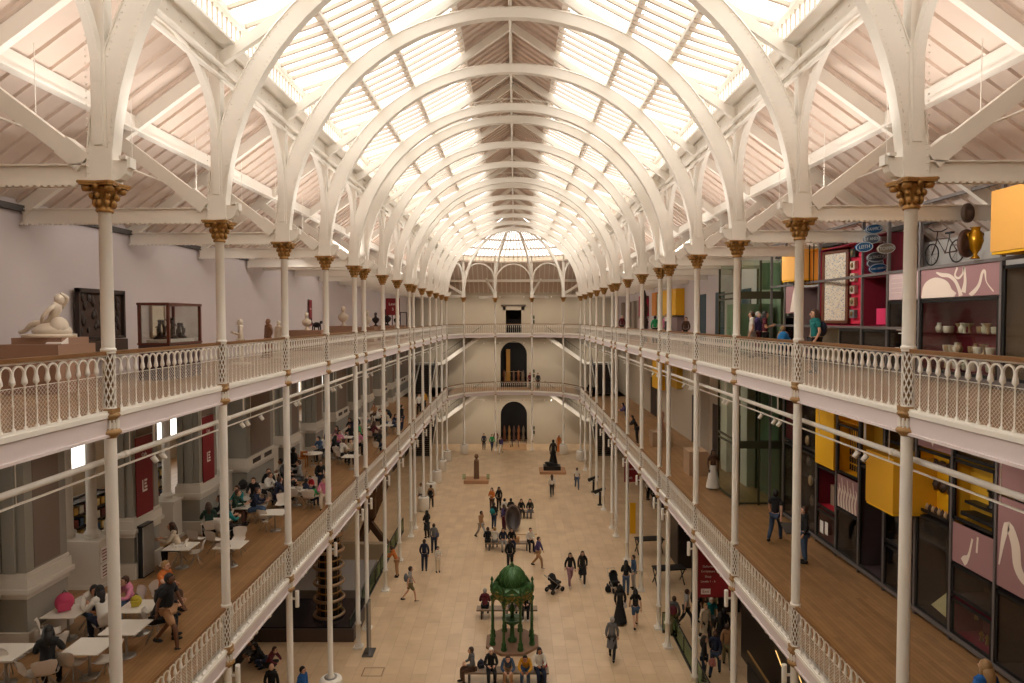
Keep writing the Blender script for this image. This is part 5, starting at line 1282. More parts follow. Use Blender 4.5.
# dark furniture under the right gallery
o = MB().box(-.2,-.05,0,.2,.05,2.2).build('yellow_banner_stand', YEL, None, (8.5,46,0)); tag(o, 'tall yellow banner stand under the smaller crimson sign', 'banner')
def trestle(x, y, lab):
    t = thing('trestle_table', lab, 'table', (x,y,0), .15); MB().box(-.9,-.4,.9,.9,.4,.96).build('table_top', BLACKM, t)
    for a in (-.85,.8): MB().bar((a,-.35,.9),(a-.0,.35,0),.05,.05).bar((a,.35,.9),(a,-.35,0),.05,.05).build('leg_frame', BLACKM, t)
trestle(9.0,37.2,'black trestle desk under the right gallery, nearer of two'); trestle(8.9,42.2,'black trestle desk under the right gallery, farther of two')
for q, (x, y, w, h, d, lab) in enumerate([(10.9,41,1.6,4.2,3.0,'tall dark display block behind the trestle desks'),(10.9,34.8,1.8,4.0,2.6,'tall dark cabinet block behind the ground floor visitors'),(11.3,24.6,1.9,3.6,9,'long black wall unit at the lower right of the ground floor')]):
    o = MB().box(-w/2,-d/2,0,w/2,d/2,h).box(-w/2-.02,-d/2+.1,.3,-w/2,d/2-.1,h-.3).build('display_block', mat('dark_block_%d' % q,(44,34,30),.4), None, (x,y,0)); tag(o, lab, 'display block')
for q in range(3):
    o = MB().box(-.02,-.4,-.012,0,.4,.012).build('strip_light', mat('warm_strip_light',(255,210,130),.5,emit=(255,200,120),es=.8), None, (10.33,21.6+q*1.6,2.9-.4*q)); o.rotation_euler = (.5,0,0); tag(o, 'short warm strip light on the black wall unit, %s of three' % ('nearest','middle','farthest')[q], 'light', 'strip lights on the wall unit')
t = thing('escalator_rail', 'sloping bronze handrail beside the black wall unit', 'handrail', (9.9,25.5,0)); MB().bar((0,1.5,1.3),(0,-8,.9),.07,.07).build('rail', OCHRE, t); MB().box(-.02,-8,0,.02,1.5,.85).build('dark_panel', BLACKM, t)
# ------------------------------------------------------------------ people
def skin_mesh(name, J, E, root, sub=1):
    keys = list(J); bm = bmesh.new(); ly = bm.verts.layers.skin.verify(); vs = {}
    for k in keys:
        p, r = J[k]; v = bm.verts.new(p); vs[k] = v
        v[ly].radius = (r, r) if not isinstance(r, tuple) else r; v[ly].use_root = (k == root)
    for a, b in E: bm.edges.new((vs[a], vs[b]))
    me = bpy.data.meshes.new('tmp'); bm.to_mesh(me); bm.free()
    o = bpy.data.objects.new('tmp', me); COL.objects.link(o)
    m = o.modifiers.new('s', 'SKIN'); m.use_smooth_shade = True; m.branch_smoothing = .6
    if sub: o.modifiers.new('b', 'SUBSURF').levels = sub
    dg = bpy.context.evaluated_depsgraph_get(); dg.update()
    r = bpy.data.meshes.new_from_object(o.evaluated_get(dg)); r.name = name
    bpy.data.objects.remove(o); bpy.data.meshes.remove(me); return r
def join_mb(me, mb, name):
    m2 = MB(); m2.v = [tuple(v.co) for v in me.vertices]; m2.f = [tuple(p.vertices) for p in me.polygons]; m2.sm = [True]*len(m2.f)
    m2.add(mb.v, mb.f, True); return m2.mesh(name)
def V(*a): return Vector(a)
def pose(kind):
    P = dict(pel=V(0,0,.94), ab=V(0,0,1.1), ch=V(0,0,1.29), nb=V(0,.01,1.43), nk=V(0,0,1.5), hd=V(0,-.02,1.61),
             shL=V(-.17,0,1.4), shR=V(.17,0,1.4), elL=V(-.23,.03,1.13), elR=V(.23,.03,1.13), wrL=V(-.23,-.05,.89), wrR=V(.23,-.05,.89),
             hiL=V(-.09,0,.9), hiR=V(.09,0,.9), knL=V(-.1,-.01,.5), knR=V(.1,-.01,.5), anL=V(-.1,.03,.09), anR=V(.1,.03,.09))
    up = ('ab','ch','nb','nk','hd','shL','shR','elL','elR','wrL','wrR')
    def tilt(a):
        M = Matrix.Rotation(a, 4, 'X')
        for k in up: P[k] = P['pel'] + M @ (P[k]-P['pel'])
    def arms(l, r):
        for s, q in (('L',l),('R',r)):
            if q: P['el'+s] = P['sh'+s] + V(*q[0]); P['wr'+s] = P['el'+s] + V(*q[1])
    if kind in ('walk','walk2'):
        sg = 1 if kind == 'walk' else -1
        P['knL'] = V(-.1,-.2*sg-.03,.53); P['anL'] = V(-.1,-.33*sg+.06,.088); P['knR'] = V(.1,.12*sg-.04,.52); P['anR'] = V(.1,.38*sg,.17 if sg > 0 else .11)
        if sg < 0: P['anL'] = V(-.1,.38,.17); P['knL'] = V(-.1,.1,.52); P['knR'] = V(.1,-.22,.53); P['anR'] = V(.1,-.3,.088)
        arms(((-.05,.1*sg,-.25),(-.0,-.02+.04*sg,-.25)), ((.05,-.1*sg,-.25),(.0,-.12,-.22))); tilt(.05)
    if kind == 'phone': arms(((-.06,-.03,-.26),(.13,-.19,.06)), ((.06,-.03,-.26),(-.12,-.2,.08)))
    if kind == 'stand': arms(((-.06,.02,-.27),(.02,-.07,-.25)), ((.06,.03,-.27),(-.05,-.1,-.22)))
    if kind == 'lean': tilt(.45); arms(((-.06,-.14,-.2),(.12,-.2,.02)), ((.06,-.14,-.2),(-.12,-.2,.02)))
    if kind.startswith('sit'):
        d = V(0,0,-.4)
        for k in up+('pel',): P[k] = P[k] + d
        P['hiL'] = V(-.1,-.02,.53); P['hiR'] = V(.1,-.02,.53); P['knL'] = V(-.12,-.42,.52); P['knR'] = V(.12,-.42,.52); P['anL'] = V(-.12,-.42,.09); P['anR'] = V(.12,-.38,.09)
        if kind == 'sit': tilt(.1); arms(((-.06,-.05,-.26),(.12,-.2,.0)), ((.06,-.05,-.26),(-.12,-.2,.0)))
        if kind == 'sittable': tilt(.28); arms(((-.07,-.13,-.22),(.12,-.24,.04)), ((.07,-.13,-.22),(-.1,-.25,.06)))
        if kind == 'sitlean': tilt(.55); arms(((-.07,-.14,-.22),(.12,-.18,-.06)), ((.07,-.14,-.22),(-.12,-.18,-.06))); P['hd'] += V(0,-.03,-.03)
        if kind == 'sitpoint': tilt(.12); arms(((-.1,-.18,-.12),(-.05,-.26,.1)), ((.06,-.05,-.26),(-.12,-.2,.0)))
    if kind == 'crouch':
        for k in up+('pel',): P[k] = P[k] + V(0,.1,-.62)
        P['hiL'] = V(-.1,.08,.3); P['hiR'] = V(.1,.08,.3); P['knL'] = V(-.16,-.28,.5); P['knR'] = V(.16,-.28,.42); P['anL'] = V(-.12,-.1,.09); P['anR'] = V(.12,.0,.09)
        tilt(.5); arms(((-.07,-.14,-.2),(.12,-.18,-.06)), ((.07,-.14,-.2),(-.12,-.18,-.06)))
    return P
ED_T = [('pel','ab'),('ab','ch'),('ch','nb'),('nb','shL'),('nb','shR'),('shL','elL'),('shR','elR'),('elL','wrL'),('elR','wrR')]
ED_L = [('pel','hiL'),('pel','hiR'),('hiL','knL'),('hiR','knR'),('knL','anL'),('knR','anR')]
def hand(mb, w, e, s):
    d = (w-e).normalized(); side = d.cross(V(0,-1,.2)); side = side.normalized() if side.length > .1 else V(1,0,0); nrm = d.cross(side).normalized()
    c = w + d*.045; mb.tube([w-d*.02, w+d*.02, w+d*.07, w+d*.095], [.022,.034,.036,.026], 8)
    for k, (o, L) in enumerate(((-.027,.06),(-.009,.075),(.009,.07),(.026,.052))):
        b = w + d*.085 + side*o; mb.tube([b, b+d*L*.5-nrm*.006*s, b+d*L*.85-nrm*.03*s], [.0095,.0085,.006], 5)
    b = w + d*.03 + side*(.03*s); mb.tube([b, b+side*.03*s+d*.025, b+side*.03*s+d*.055], [.011,.01,.007], 5)
PM = {}
def pm(kind, part, var=''):
    key = (kind, part, var)
    if key in PM: return PM[key]
    P = pose(kind)
    if part == 'body':
        R = dict(pel=(.13,.1), ab=(.115,.09), ch=(.14,.1), nb=.06, nk=.052, shL=.045, shR=.045, elL=.042, elR=.042, wrL=.028, wrR=.028, hiL=.085, hiR=.085, knL=.058, knR=.058, anL=.042, anR=.042)
        J = {k: (P[k], R[k]) for k in R}
        me = skin_mesh('body', J, ED_T+ED_L+[('nb','nk')], 'pel')
        mb = MB(); h = P['hd']; mb.tube([P['nb'],P['nk'],h-V(0,0,.05)], [.06,.05,.055], 10)
        mb.ball(h, .1, 14, 10, (.82,.98,1.22)); mb.ball(h+V(0,-.04,-.06), .06, 10, 8, (.9,.9,.9))
        mb.tube([h+V(0,-.09,.03), h+V(0,-.125,-.015), h+V(0,-.095,-.03)], [.01,.017,.012], 6)
        for s in (-1,1): mb.ball(h+V(.083*s,0,-.005), .026, 6, 5, (.4,.8,1.2))
        hand(mb, P['wrL'], P['elL'], -1); hand(mb, P['wrR'], P['elR'], 1)
        r = join_mb(me, mb, 'body')
    elif part == 'face':
        h = P['hd']; mb = MB()
        for s in (-1,1): mb.ball(h+V(.032*s,-.088,.015), .011, 6, 4); mb.bar(h+V(.018*s,-.094,.04), h+V(.05*s,-.085,.042), .008, .008)
        mb.bar(h+V(-.022,-.096,-.055), h+V(.022,-.096,-.055), .008, .008); r = mb.mesh('facial_features')
    elif part == 'top':
        R = dict(pel=(.15,.12), ab=(.14,.115), ch=(.165,.125), nb=(.12,.095), shL=.08, shR=.08, elL=.06, elR=.06, wrL=.043, wrR=.043)
        if var == 'coat': R['pel'] = (.17,.14); R['ab'] = (.16,.13)
        J = {k: (P[k], R[k]) for k in R}; E = list(ED_T); J['nb'] = (P['nb']+(P['nb']-P['ch'])*.14, R['nb'])
        if var == 'short':
            for s in 'LR':
                J['el'+s] = (P['sh'+s].lerp(P['el'+s], .62), .066); J.pop('wr'+s)
            E = [e for e in E if 'wr' not in e[1]]
        else:
            for s in 'LR': J['wr'+s] = (P['el'+s].lerp(P['wr'+s], .92), .042)
        r = skin_mesh('top', J, E, 'pel')
        yk = MB().tube([P['shL']+(P['nb']-P['ch'])*.02, P['shL'].lerp(P['nb'],.6)+(P['nb']-P['ch'])*.12, P['nb']+(P['nb']-P['ch'])*.1, P['shR'].lerp(P['nb'],.6)+(P['nb']-P['ch'])*.12, P['shR']+(P['nb']-P['ch'])*.02], [.075,.088,.1,.088,.075], 12); r = join_mb(r, yk, 'top')
        if var == 'coat':
            dn = P['knL'].lerp(P['knR'],.5); mb = MB(); a = P['pel']
            mb.lathe([(.17,.05),(.2,-.2),(.22,-.42)], a, 16, 1, .8); r = join_mb(r, mb, 'top')
    elif part == 'trousers':
        R = dict(pel=(.145,.115), hiL=.105, hiR=.105, knL=.078, knR=.078, anL=.06, anR=.06)
        J = {k: (P[k], R[k]) for k in R}; E = list(ED_L)
        if var == 'shorts':
            for s in 'LR': J['kn'+s] = (P['hi'+s].lerp(P['kn'+s], .85), .09); J.pop('an'+s)
            E = [e for e in E if 'an' not in e[1]]
        r = skin_mesh('trousers', J, E, 'pel')
    elif part == 'skirt':
        mb = MB(); a = P['pel']; mb.lathe([(.13,.12),(.15,.0),(.2,-.3),(.27,-.62),(.31,-.86)], a, 20, 1, .85); r = mb.mesh('long_skirt')
    elif part == 'hair':
        h = P['hd']; mb = MB(); m0 = 10; n = 14
        c = h+V(0,.018,.022)
        mb.ball(c, .112, 14, 9, (.86,.98,1.1)); mb.v = [(x, y if (z > h.z+.055 or y > h.y-.03) else h.y-.03+ (y-h.y+.03)*.1, z) for x,y,z in mb.v]
        if var == 'long':
            mb.tube([h+V(0,.05,.02),h+V(0,.085,-.1),h+V(0,.1,-.22),h+V(0,.1,-.34)],[.085,.095,.085,.04],10)
            for s in (-1,1): mb.tube([h+V(.07*s,.0,.02),h+V(.085*s,.01,-.07),h+V(.085*s,.03,-.2)],[.03,.035,.015],8)
        if var == 'hijab': mb.ball(h+V(0,.03,-.06), .15, 12, 9, (.95,.85,1.2)); mb.lathe([(.1,-.06),(.17,-.18),(.22,-.3)], h, 14, 1, .75)
        r = mb.mesh('hair')
    elif part == 'shoes':
        mb = MB()
        for s in 'LR':
            a = P['an'+s]; lift = max(0, a.z-.1)
            mb.ball(a+V(0,-.05,-.045), .055, 10, 6, (.8,2.35,.75)); mb.ball(a+V(0,.02,-.02), .05, 8, 6)
            mb.v = [(x,y,max(z,lift)) for x,y,z in mb.v]
        r = mb.mesh('shoes')
    PM[key] = r; return r
SK = [mat('fair_skin',(214,168,140),.6), mat('tan_skin',(176,122,90),.6), mat('brown_skin',(106,70,50),.6)]
HR = dict(black=mat('black_hair',(26,20,18),.6), brown=mat('brown_hair',(70,46,32),.6), fair=mat('fair_hair',(168,132,88),.6), grey=mat('grey_hair',(170,164,156),.6), white=mat('white_cloth_cap',(226,222,214),.7))
CLC = dict(black=(26,25,27), navy=(30,38,62), white=(226,220,210), grey=(104,104,106), lgrey=(160,156,152), denim=(62,84,112), jean=(46,62,86), green=(36,150,90), dgreen=(30,58,46), teal=(22,118,118), red=(180,26,40),
    yellow=(206,148,40), pink=(214,132,160), orange=(204,116,52), tan=(176,134,96), khaki=(122,112,80), maroon=(96,32,44), purple=(76,62,108), brown=(84,58,44), cream=(214,198,176), blue=(34,96,168), mauve=(150,110,118))
def cm(c): return mat('cloth_'+c, CLC[c], .85)
SKM = SK
def person(x, y, z, rz, kind, top, bot, lab, sk=0, hair='black', hs='short', slv='long', leg='long', sc=1., shoes='black', hood=None):
    t = thing('person', lab, 'person', (x,y,z), rz); sc *= 1.12; t.scale = (sc,sc,sc)
    inst('body', pm(kind,'body'), t, mat=SK[sk]); inst('facial_features', pm(kind,'face'), t, mat=mat('dark_features',(60,36,30),.6))
    inst('top', pm(kind,'top',slv), t, mat=cm(top))
    if leg == 'skirt': inst('long_skirt', pm(kind,'skirt'), t, mat=cm(bot))
    else: inst('trousers', pm(kind,'trousers',leg), t, mat=cm(bot))
    if hair: inst('headscarf' if hs == 'hijab' else 'hair', pm(kind,'hair',hs), t, mat=HR[hair])
    inst('shoes', pm(kind,'shoes'), t, mat=cm(shoes)); return t
def backpack(t, c, lab, kind='stand', sc=1.):
    P = pose(kind); p = Vector(t.location) + Matrix.Rotation(t.rotation_euler.z,4,'Z') @ (V(*(P['ch']+V(0,.2,-.26)))*t.scale.x); 
    o = thing('backpack', lab, 'backpack', p, t.rotation_euler.z); inst('bag_body', BP, o, mat=cm(c), sc=sc)
    P2 = MB().tube([(-.1,-.1,.06),(-.12,-.28,.3),(-.1,-.1,.42)], .015, 6).mesh('strap')
    inst('strap', P2, o, mat=cm(c)); inst('strap', P2, o, (.2,0,0), mat=cm(c))
def gp(px, py, z=0): return (*G(px, py, z), z)
N = PI
# ground floor, left to right ------------------------------------------------
a = person(*gp(410,602), PI/2+.2, 'walk', 'lgrey', 'khaki', 'person in shorts striding right across the floor with a grey backpack', 0, 'brown', slv='short', leg='shorts'); backpack(a, 'grey', 'grey backpack on the person striding right in shorts', 'walk')
person(*gp(424.5,571), N, 'stand', 'navy', 'navy', 'tall person in dark navy standing with back turned near the left columns', 0, 'brown')
person(*gp(438,572.5), .4, 'phone', 'white', 'cream', 'small person in white beside the tall navy figure', 0, 'black', sc=.82)
person(*gp(427,538), -2.4, 'phone', 'black', 'black', 'person in long black coat by the left columns', 1, 'black', 'long', 'coat')
b_ = person(*gp(434,553), N, 'stand', 'grey', 'navy', 'person in grey jacket with a blue bag behind the black coat', 0, 'brown')
x, y = G(437,548); bag('shoulder_bag', x, y, .75, .4, (24,74,150), 'bright blue shoulder bag at the hip of the person in grey', .8)
a = person(*gp(431,509), N, 'walk', 'tan', 'black', 'person in tan jacket beside a white drum casing on the left', 0, 'brown'); backpack(a, 'black', 'black backpack on the tan jacket beside the drum casing', 'walk')
person(*gp(421,507), .3, 'stand', 'white', 'grey', 'person in white half hidden by the left drum casing', 1, 'black')
person(*gp(397,577), -PI/2, 'lean', 'orange', 'tan', 'person in an orange top leaning on the glass balustrade at left', 0, 'brown')
person(*gp(481,538.5), .9, 'walk2', 'tan', 'lgrey', 'person in a tan jacket walking past the carved dish group', 1, 'black')
a = person(*gp(494,529), 2.6, 'stand', 'black', 'jean', 'person in black with a teal backpack by the carved dish', 0, 'black'); backpack(a, 'teal', 'teal backpack on the person in black by the carved dish')
person(*gp(492,512), -.5, 'phone', 'orange', 'brown', 'person in orange partly behind the teal backpack wearer', 0, 'brown', 'long')
person(*gp(499,511), .4, 'stand', 'black', 'black', 'person in black just left of the carved dish', 1, 'black', 'long')
person(*gp(504,531), -2.2, 'stand', 'purple', 'maroon', 'person in purple right beside the bench sitters', 0, 'brown', 'long')
def sitb(px, py, rz, top, bot, lab, B, yo=0, **k):   # on a bench seat
    x, y = G(px, py, .47); k.setdefault('sk', 0); return person(x, B[1]+yo, .0, rz, k.pop('kind','sit'), top, bot, lab, **k)
for px, tp, bt, lab, hr, hs in [(488,'black','black','person in black on the left end of the bench before the carved dish','brown','short'),(495,'white','grey','person in a white top seated on the bench before the carved dish','fair','short'),
        (503,'navy','lgrey','person in navy seated on the bench before the carved dish','brown','long'),(511.5,'black','navy','person in black seated mid bench with a pale bag','brown','long'),(530,'white','black','person in white shirt seated at the right end of the dish bench','brown','short')]:
    sitb(px, 541, N if px < 500 else .2, tp, bt, lab, B3, hair=hr, hs=hs)
o = MB().cbox((0,0,.2),(.42,.25,.4)).tube([(-.1,0,.4),(0,0,.48),(.1,0,.4)], .015, 6).build('tan_box_bag', mat('tan_card',(186,142,96),.7), None, (B3[0]+.55,B3[1],.472)); tag(o, 'tan box bag standing on the bench before the carved dish', 'bag')
for px, tp, bt, lab, hr, hs, rz in [(505,'white','brown','person in white seated on the far dish bench at left','black','short',N+.3),(511,'black','black','person in black seated second on the far dish bench','black','short',N),(521,'black','black','person in dark clothes seated third on the far dish bench','brown','long',.2),(530,'black','grey','person with long dark hair at the right end of the far dish bench','black','long',-.2)]:
    sitb(px, 509, rz, tp, bt, lab, B4, hair=hr, hs=hs)
person(*gp(538,568), 1.2, 'walk', 'purple', 'tan', 'person in a purple gilet walking past the end of the dish bench', 0, 'brown')
person(*gp(510,571), N, 'stand', 'black', 'black', 'person in black seen above the fountain dome', 0, 'brown')
person(*gp(552,497), N, 'walk', 'white', 'black', 'person in a white blouse walking away near the black statue', 0, 'brown', 'long')
person(*gp(577,489), 0, 'walk2', 'white', 'denim', 'person in a white tee shirt walking towards us right of the black statue', 2, 'black', slv='short')
person(*gp(570,586), .2, 'walk', 'black', 'mauve', 'person in a black jacket and mauve leggings walking with a friend', 0, 'brown', 'long', shoes='white')
person(*gp(582.5,584), -.1, 'walk2', 'black', 'black', 'person all in black walking beside the mauve leggings', 0, 'brown', 'long', 'coat', shoes='white')
person(*gp(620,624), N, 'stand', 'black', 'black', 'person in a floor length black abaya and headscarf', 1, 'black', 'hijab', 'long', 'skirt', sc=1.03)
x, y = G(624,608,.9); bag('handbag', x+.05, y+.25, .8, .2, (200,190,186), 'white handbag slung behind the black abaya', .8)
person(*gp(635.5,628), N, 'walk', 'black', 'denim', 'person in a black top and denim shorts seen from behind', 0, 'black', 'long', leg='shorts', slv='short')
person(*gp(626,595), N-.3, 'phone', 'black', 'denim', 'person in black top and blue jeans beside the right column', 1, 'black', 'long')
person(*gp(633.5,589), -1.4, 'stand', 'denim', 'lgrey', 'person in a denim jacket by the right column facing left', 0, 'brown')
person(*gp(612,660), 2.9, 'walk2', 'grey', 'black', 'person in a grey cape walking away at the lower right of the hall', 0, 'grey', slv='coat')
person(*gp(484,450), .2, 'stand', 'navy', 'black', 'distant person in dark blue near the far wall', 0, 'brown')
person(*gp(492,451), .3, 'walk', 'green', 'jean', 'distant person in bright green near the far wall', 0, 'brown')
person(*gp(496,447), .1, 'stand', 'maroon', 'black', 'distant person in maroon behind the bright green one', 0, 'brown')
person(*gp(501,454), -.2, 'walk', 'purple', 'white', 'distant person in purple just left of the far arch', 0, 'black')
person(*gp(559,452), .0, 'stand', 'orange', 'orange', 'distant person in an orange robe right of the black statue', 1, None, 'short', 'long', 'skirt')
for q, (px, rz, tp, bt, lab, kw) in enumerate([
    (473,-1.3,'grey','brown','person in dark grey sitting sideways at the left end of the fountain bench',dict(kind='sit',hair='brown')),
    (491,.1,'black','black','person in a black jacket over pink with a white cap on the fountain bench',dict(kind='sit',hair='white')),
    (508,.0,'denim','tan','person in a blue jacket reading a leaflet on the fountain bench',dict(kind='sitlean',hair='brown')),
    (526,-.1,'yellow','denim','person in a mustard yellow top on the fountain bench',dict(kind='sitlean',hair='black',sk=1)),
    (539,.2,'white','navy','person in white at the right end of the fountain bench',dict(kind='sit',hair='black',sk=1,hs='long'))]):
    sitb(px, 671, rz, tp, bt, lab, B1, **kw)
person(*G(542,679,0), 0, .1, 'sit', 'red', 'navy', 'small child in a bright red hooded jacket by the fountain bench', 0, 'black', sc=.72)
x, y = B1; bag('backpack', *G(481,668,.47), .47, .3, (30,34,50), 'dark backpack on the fountain bench between two sitters', .85)
for px, rz, tp, bt, lab, kw in [(485,N,'maroon','black','person in dark maroon seated with back turned behind the fountain',dict(hair='grey')),(512,N-.2,'white','grey','person in white seated behind the fountain column',dict(hair='black')),(526,-.1,'black','black','person in black with white shoes seated behind the fountain',dict(hair='brown',shoes='white'))]:
    sitb(px, 608, rz, tp, bt, lab, B2, **kw)
# pushchairs
def pushchair(px, py, rz, lab):
    x, y = G(px, py); t = thing('pushchair', lab, 'pushchair', (x,y,0), rz, 'pushchairs'); wm = MB().lathe([(.11,-.03),(.14,-.02),(.14,.02),(.11,.03),(.03,.02),(.03,-.02),(.11,-.03)], n=16).xf(Matrix.Rotation(PI/2,4,'Y')).mesh('wheel', BLACKM)
    for a, b in ((-.27,.3),(.27,.3),(-.2,-.45),(.2,-.45)): inst('wheel', wm, t, (a,b,.14))
    MB().tube([(-.25,.3,.14),(-.22,-.2,.5),(-.2,-.45,.14)], .02, 6).tube([(.25,.3,.14),(.22,-.2,.5),(.2,-.45,.14)], .02, 6).tube([(-.24,-.3,.3),(-.24,.35,.85),(-.22,.55,1.05),(.22,.55,1.05),(.24,.35,.85),(.24,-.3,.3)], .018, 6).build('frame', STEEL, t)
    MB().poly([(-.22,-.35,.5),(-.22,.05,.42),(-.22,.28,.9),(-.22,.2,.95),(-.22,-.02,.55),(-.22,-.35,.6)],(.44,0,0)).box(-.2,-.1,.22,.2,.3,.4).build('seat', cm('black'), t)
    MB().lathe([(.0,.36),(.2,.3),(.3,.1),(.32,0)], (0,.1,.75), 14, .8, .9, a0=-.3, a1=PI+.3).build('hood', cm('black'), t)
pushchair(554,592,2.2,'black pushchair with large wheels standing alone right of the fountain'); pushchair(614,590,.2,'black pushchair with its hood up beside the right columns')
x, y = G(608,592); bag('holdall', x, y, 0, .3, (24,24,26), 'black bag leaning beside the hooded pushchair', .9)
# lower right of the ground floor
a = person(*gp(674,636), 2.7, 'stand', 'grey', 'khaki', 'person with a maroon backpack beyond the right glass panel', 0, 'brown'); backpack(a, 'maroon', 'maroon backpack just beyond the right glass panel')
person(*gp(686,628), 1.6, 'walk', 'lgrey', 'black', 'person in a grey patterned shirt under the right gallery', 0, 'brown', slv='short')
person(*gp(696,622), .2, 'stand', 'black', 'black', 'person in black behind the white coat under the right gallery', 0, 'brown')
person(*gp(705,644), .1, 'walk2', 'cream', 'black', 'person in a long cream coat under the crimson sign', 0, 'fair', 'short', 'coat', shoes='white')
person(*gp(711,637), .0, 'walk', 'teal', 'grey', 'person in a teal top with a white cap under the crimson sign', 0, 'white', slv='short', shoes='white')
person(*gp(713,620), .3, 'stand', 'khaki', 'khaki', 'person in khaki at the back under the crimson sign', 0, 'brown')
person(*gp(701,617), .3, 'stand', 'lgrey', 'brown', 'person in pale grey at the back under the crimson sign', 0, 'brown')
person(*gp(720,654), 2.8, 'walk', 'black', 'black', 'person with long black hair walking under the right gallery', 1, 'black', 'long', 'coat')
person(*gp(724,650), 2.9, 'walk2', 'black', 'brown', 'second dark clothed person beside the long black hair', 1, 'black')
person(*gp(715,676), 2.6, 'walk', 'navy', 'jean', 'person in navy with a pink bag at the lower right', 0, 'brown'); x, y = G(712,664,.7); bag('shopping_bag', x, y, .62, .2, (204,130,124), 'salmon pink bag beside the person in navy', .8)
person(*gp(704,681), 1.2, 'stand', 'black', 'navy', 'dark haired person behind the glass balustrade at the bottom', 0, 'black', 'long')
person(*gp(727,668), 2.9, 'walk2', 'tan', 'khaki', 'person in tan behind the right columns at the bottom', 0, 'brown')
for q, (px, py, tp) in enumerate(((654,508,'black'),(662,520,'purple'),(648,500,'white'),(672,528,'black'))):
    person(*gp(px,py), .4*q, 'stand', tp, 'black', 'person in %s standing at the dark desks under the right gallery, %s' % (tp, ['second in line','third in line','first in line','last in line'][q]), q%2, 'brown')
# bottom left group
person(*gp(262,668), -1.2, 'crouch', 'black', 'navy', 'crouching person in black at the bottom left of the ground floor', 0, 'black')
person(*gp(270,672), 1.3, 'crouch', 'maroon', 'black', 'crouching person in a maroon top at the bottom left', 0, 'maroon' if 0 else 'brown')
person(*gp(256,662), -.6, 'crouch', 'grey', 'grey', 'crouching person in grey beneath the left gallery', 1, 'black')
person(*gp(272,713), N, 'stand', 'black', 'black', 'bald person in black at the bottom edge of the ground floor', 0, None)
person(*gp(303,716), 1.2, 'stand', 'blue', 'navy', 'person in blue at the bottom edge beside the second left column', 0, 'black')
# upper gallery right -----------------------------------------------------
def up(px, py, y, rz, kind, tp, bt, lab, z=F2, **k):   # py = top of the head
    x, zz = D(px, py, y); return person(x, y, z, rz, kind, tp, bt, lab, **k)
a = up(815,316,19.6,-PI/2,'stand','teal','black','person in a teal top at the upper right railing', hair='brown', hs='long', slv='short', sc=.99); backpack(a,'navy','navy backpack strap and bag on the teal top')
up(783,330,22.5,N,'stand','tan','jean','child below the tower drawing panel on the upper right gallery', sc=.72, hair='fair'); 
x, z = D(784,333,22.0); bag('backpack', x, 22.05, F2+.75, .3, (26,128,196), 'bright blue backpack at the upper right railing', 1.1)
up(752,313,27.4,-1.9,'stand','white','lgrey','person in a white tee shirt in front of the upper glass lift', hair='brown', slv='short')
up(758,314,28.2,.6,'stand','purple','maroon','person in patterned purple in front of the upper glass lift', hair='grey')
up(765,319,26.6,1.2,'phone','maroon','black','person with long black hair holding a phone by the upper glass lift', hair='black', hs='long', slv='short')
up(655,318,44,N,'stand','green','black','child in a bright green top on the upper right gallery', hair='black', sc=.95)
up(666,319,42.5,.5,'stand','pink','denim','person in pale pink beside the bright green child', hair='fair')
up(686,322,41,-.5,'stand','brown','black','person in brown crouched by the totem figure', hair='brown', sc=.9)
up(622,323,58,0,'stand','maroon','black','distant person in a white cap on the upper right gallery', hair='white')
up(543,323,77.3,0,'stand','black','black','distant dark clothed person on the far right of the upper gallery', hair='black') if 0 else None
# lower gallery right
person(*gp(713,489,F1), .1, 'stand', 'brown', 'white', 'person in a long white dress on the right lower gallery', 2, 'black', 'long', 'short', 'skirt')
person(*gp(775,542,F1), PI/2+.9, 'walk', 'black', 'jean', 'person in a black tee shirt and jeans by the lower display cases', 0, 'black', slv='short')
a = person(*gp(804,563,F1), -1.8, 'stand', 'black', 'denim', 'person in black and blue jeans half hidden by the second right column', 0, 'brown')
person(*gp(637,443,F1), -PI/2, 'lean', 'black', 'black', 'person in black leaning over the right lower railing', 0, 'black')
person(*gp(627,427,F1), -PI/2, 'lean', 'purple', 'black', 'person in purple leaning over the right lower railing', 0, 'black')
person(8.92, 12.0, F1, N+.2, 'stand', 'blue', 'black', 'person with curly fair hair at the bottom right corner', 0, 'fair', 'long', sc=1.0)
o = thing('label_stand', 'angled grey label stand beside the second right column', 'stand', (*G(793,560,F1),F1)); MB().tube([(0,0,0),(0,0,1.0)], .04, 8).build('post', DKGREY, o); MB().poly([(-.35,-.25,.98),(.35,-.25,.98),(.35,.25,1.2),(-.35,.25,1.2)],(0,0,.04)).build('label_top', DKGREY, o)
# far upper and middle galleries
for px, py, y, z, tp, lab in ((538,370,77,F1,'black','distant dark person on the far middle gallery near the plaques'),(530,369,77.5,F1,'maroon','distant maroon clothed person just right of the far middle arch'),(419,404,56,F1,'white','distant person in white by the left lower gallery stairs'),(424,402,58,F1,'yellow','distant person in yellow by the left lower gallery stairs'),(590,398,66,F1,'black','distant dark person on the right lower gallery near the stairs')):
    x, _ = D(px, py, y); person(x, y, z, .3, 'stand', tp, 'black', lab, 0, 'brown')
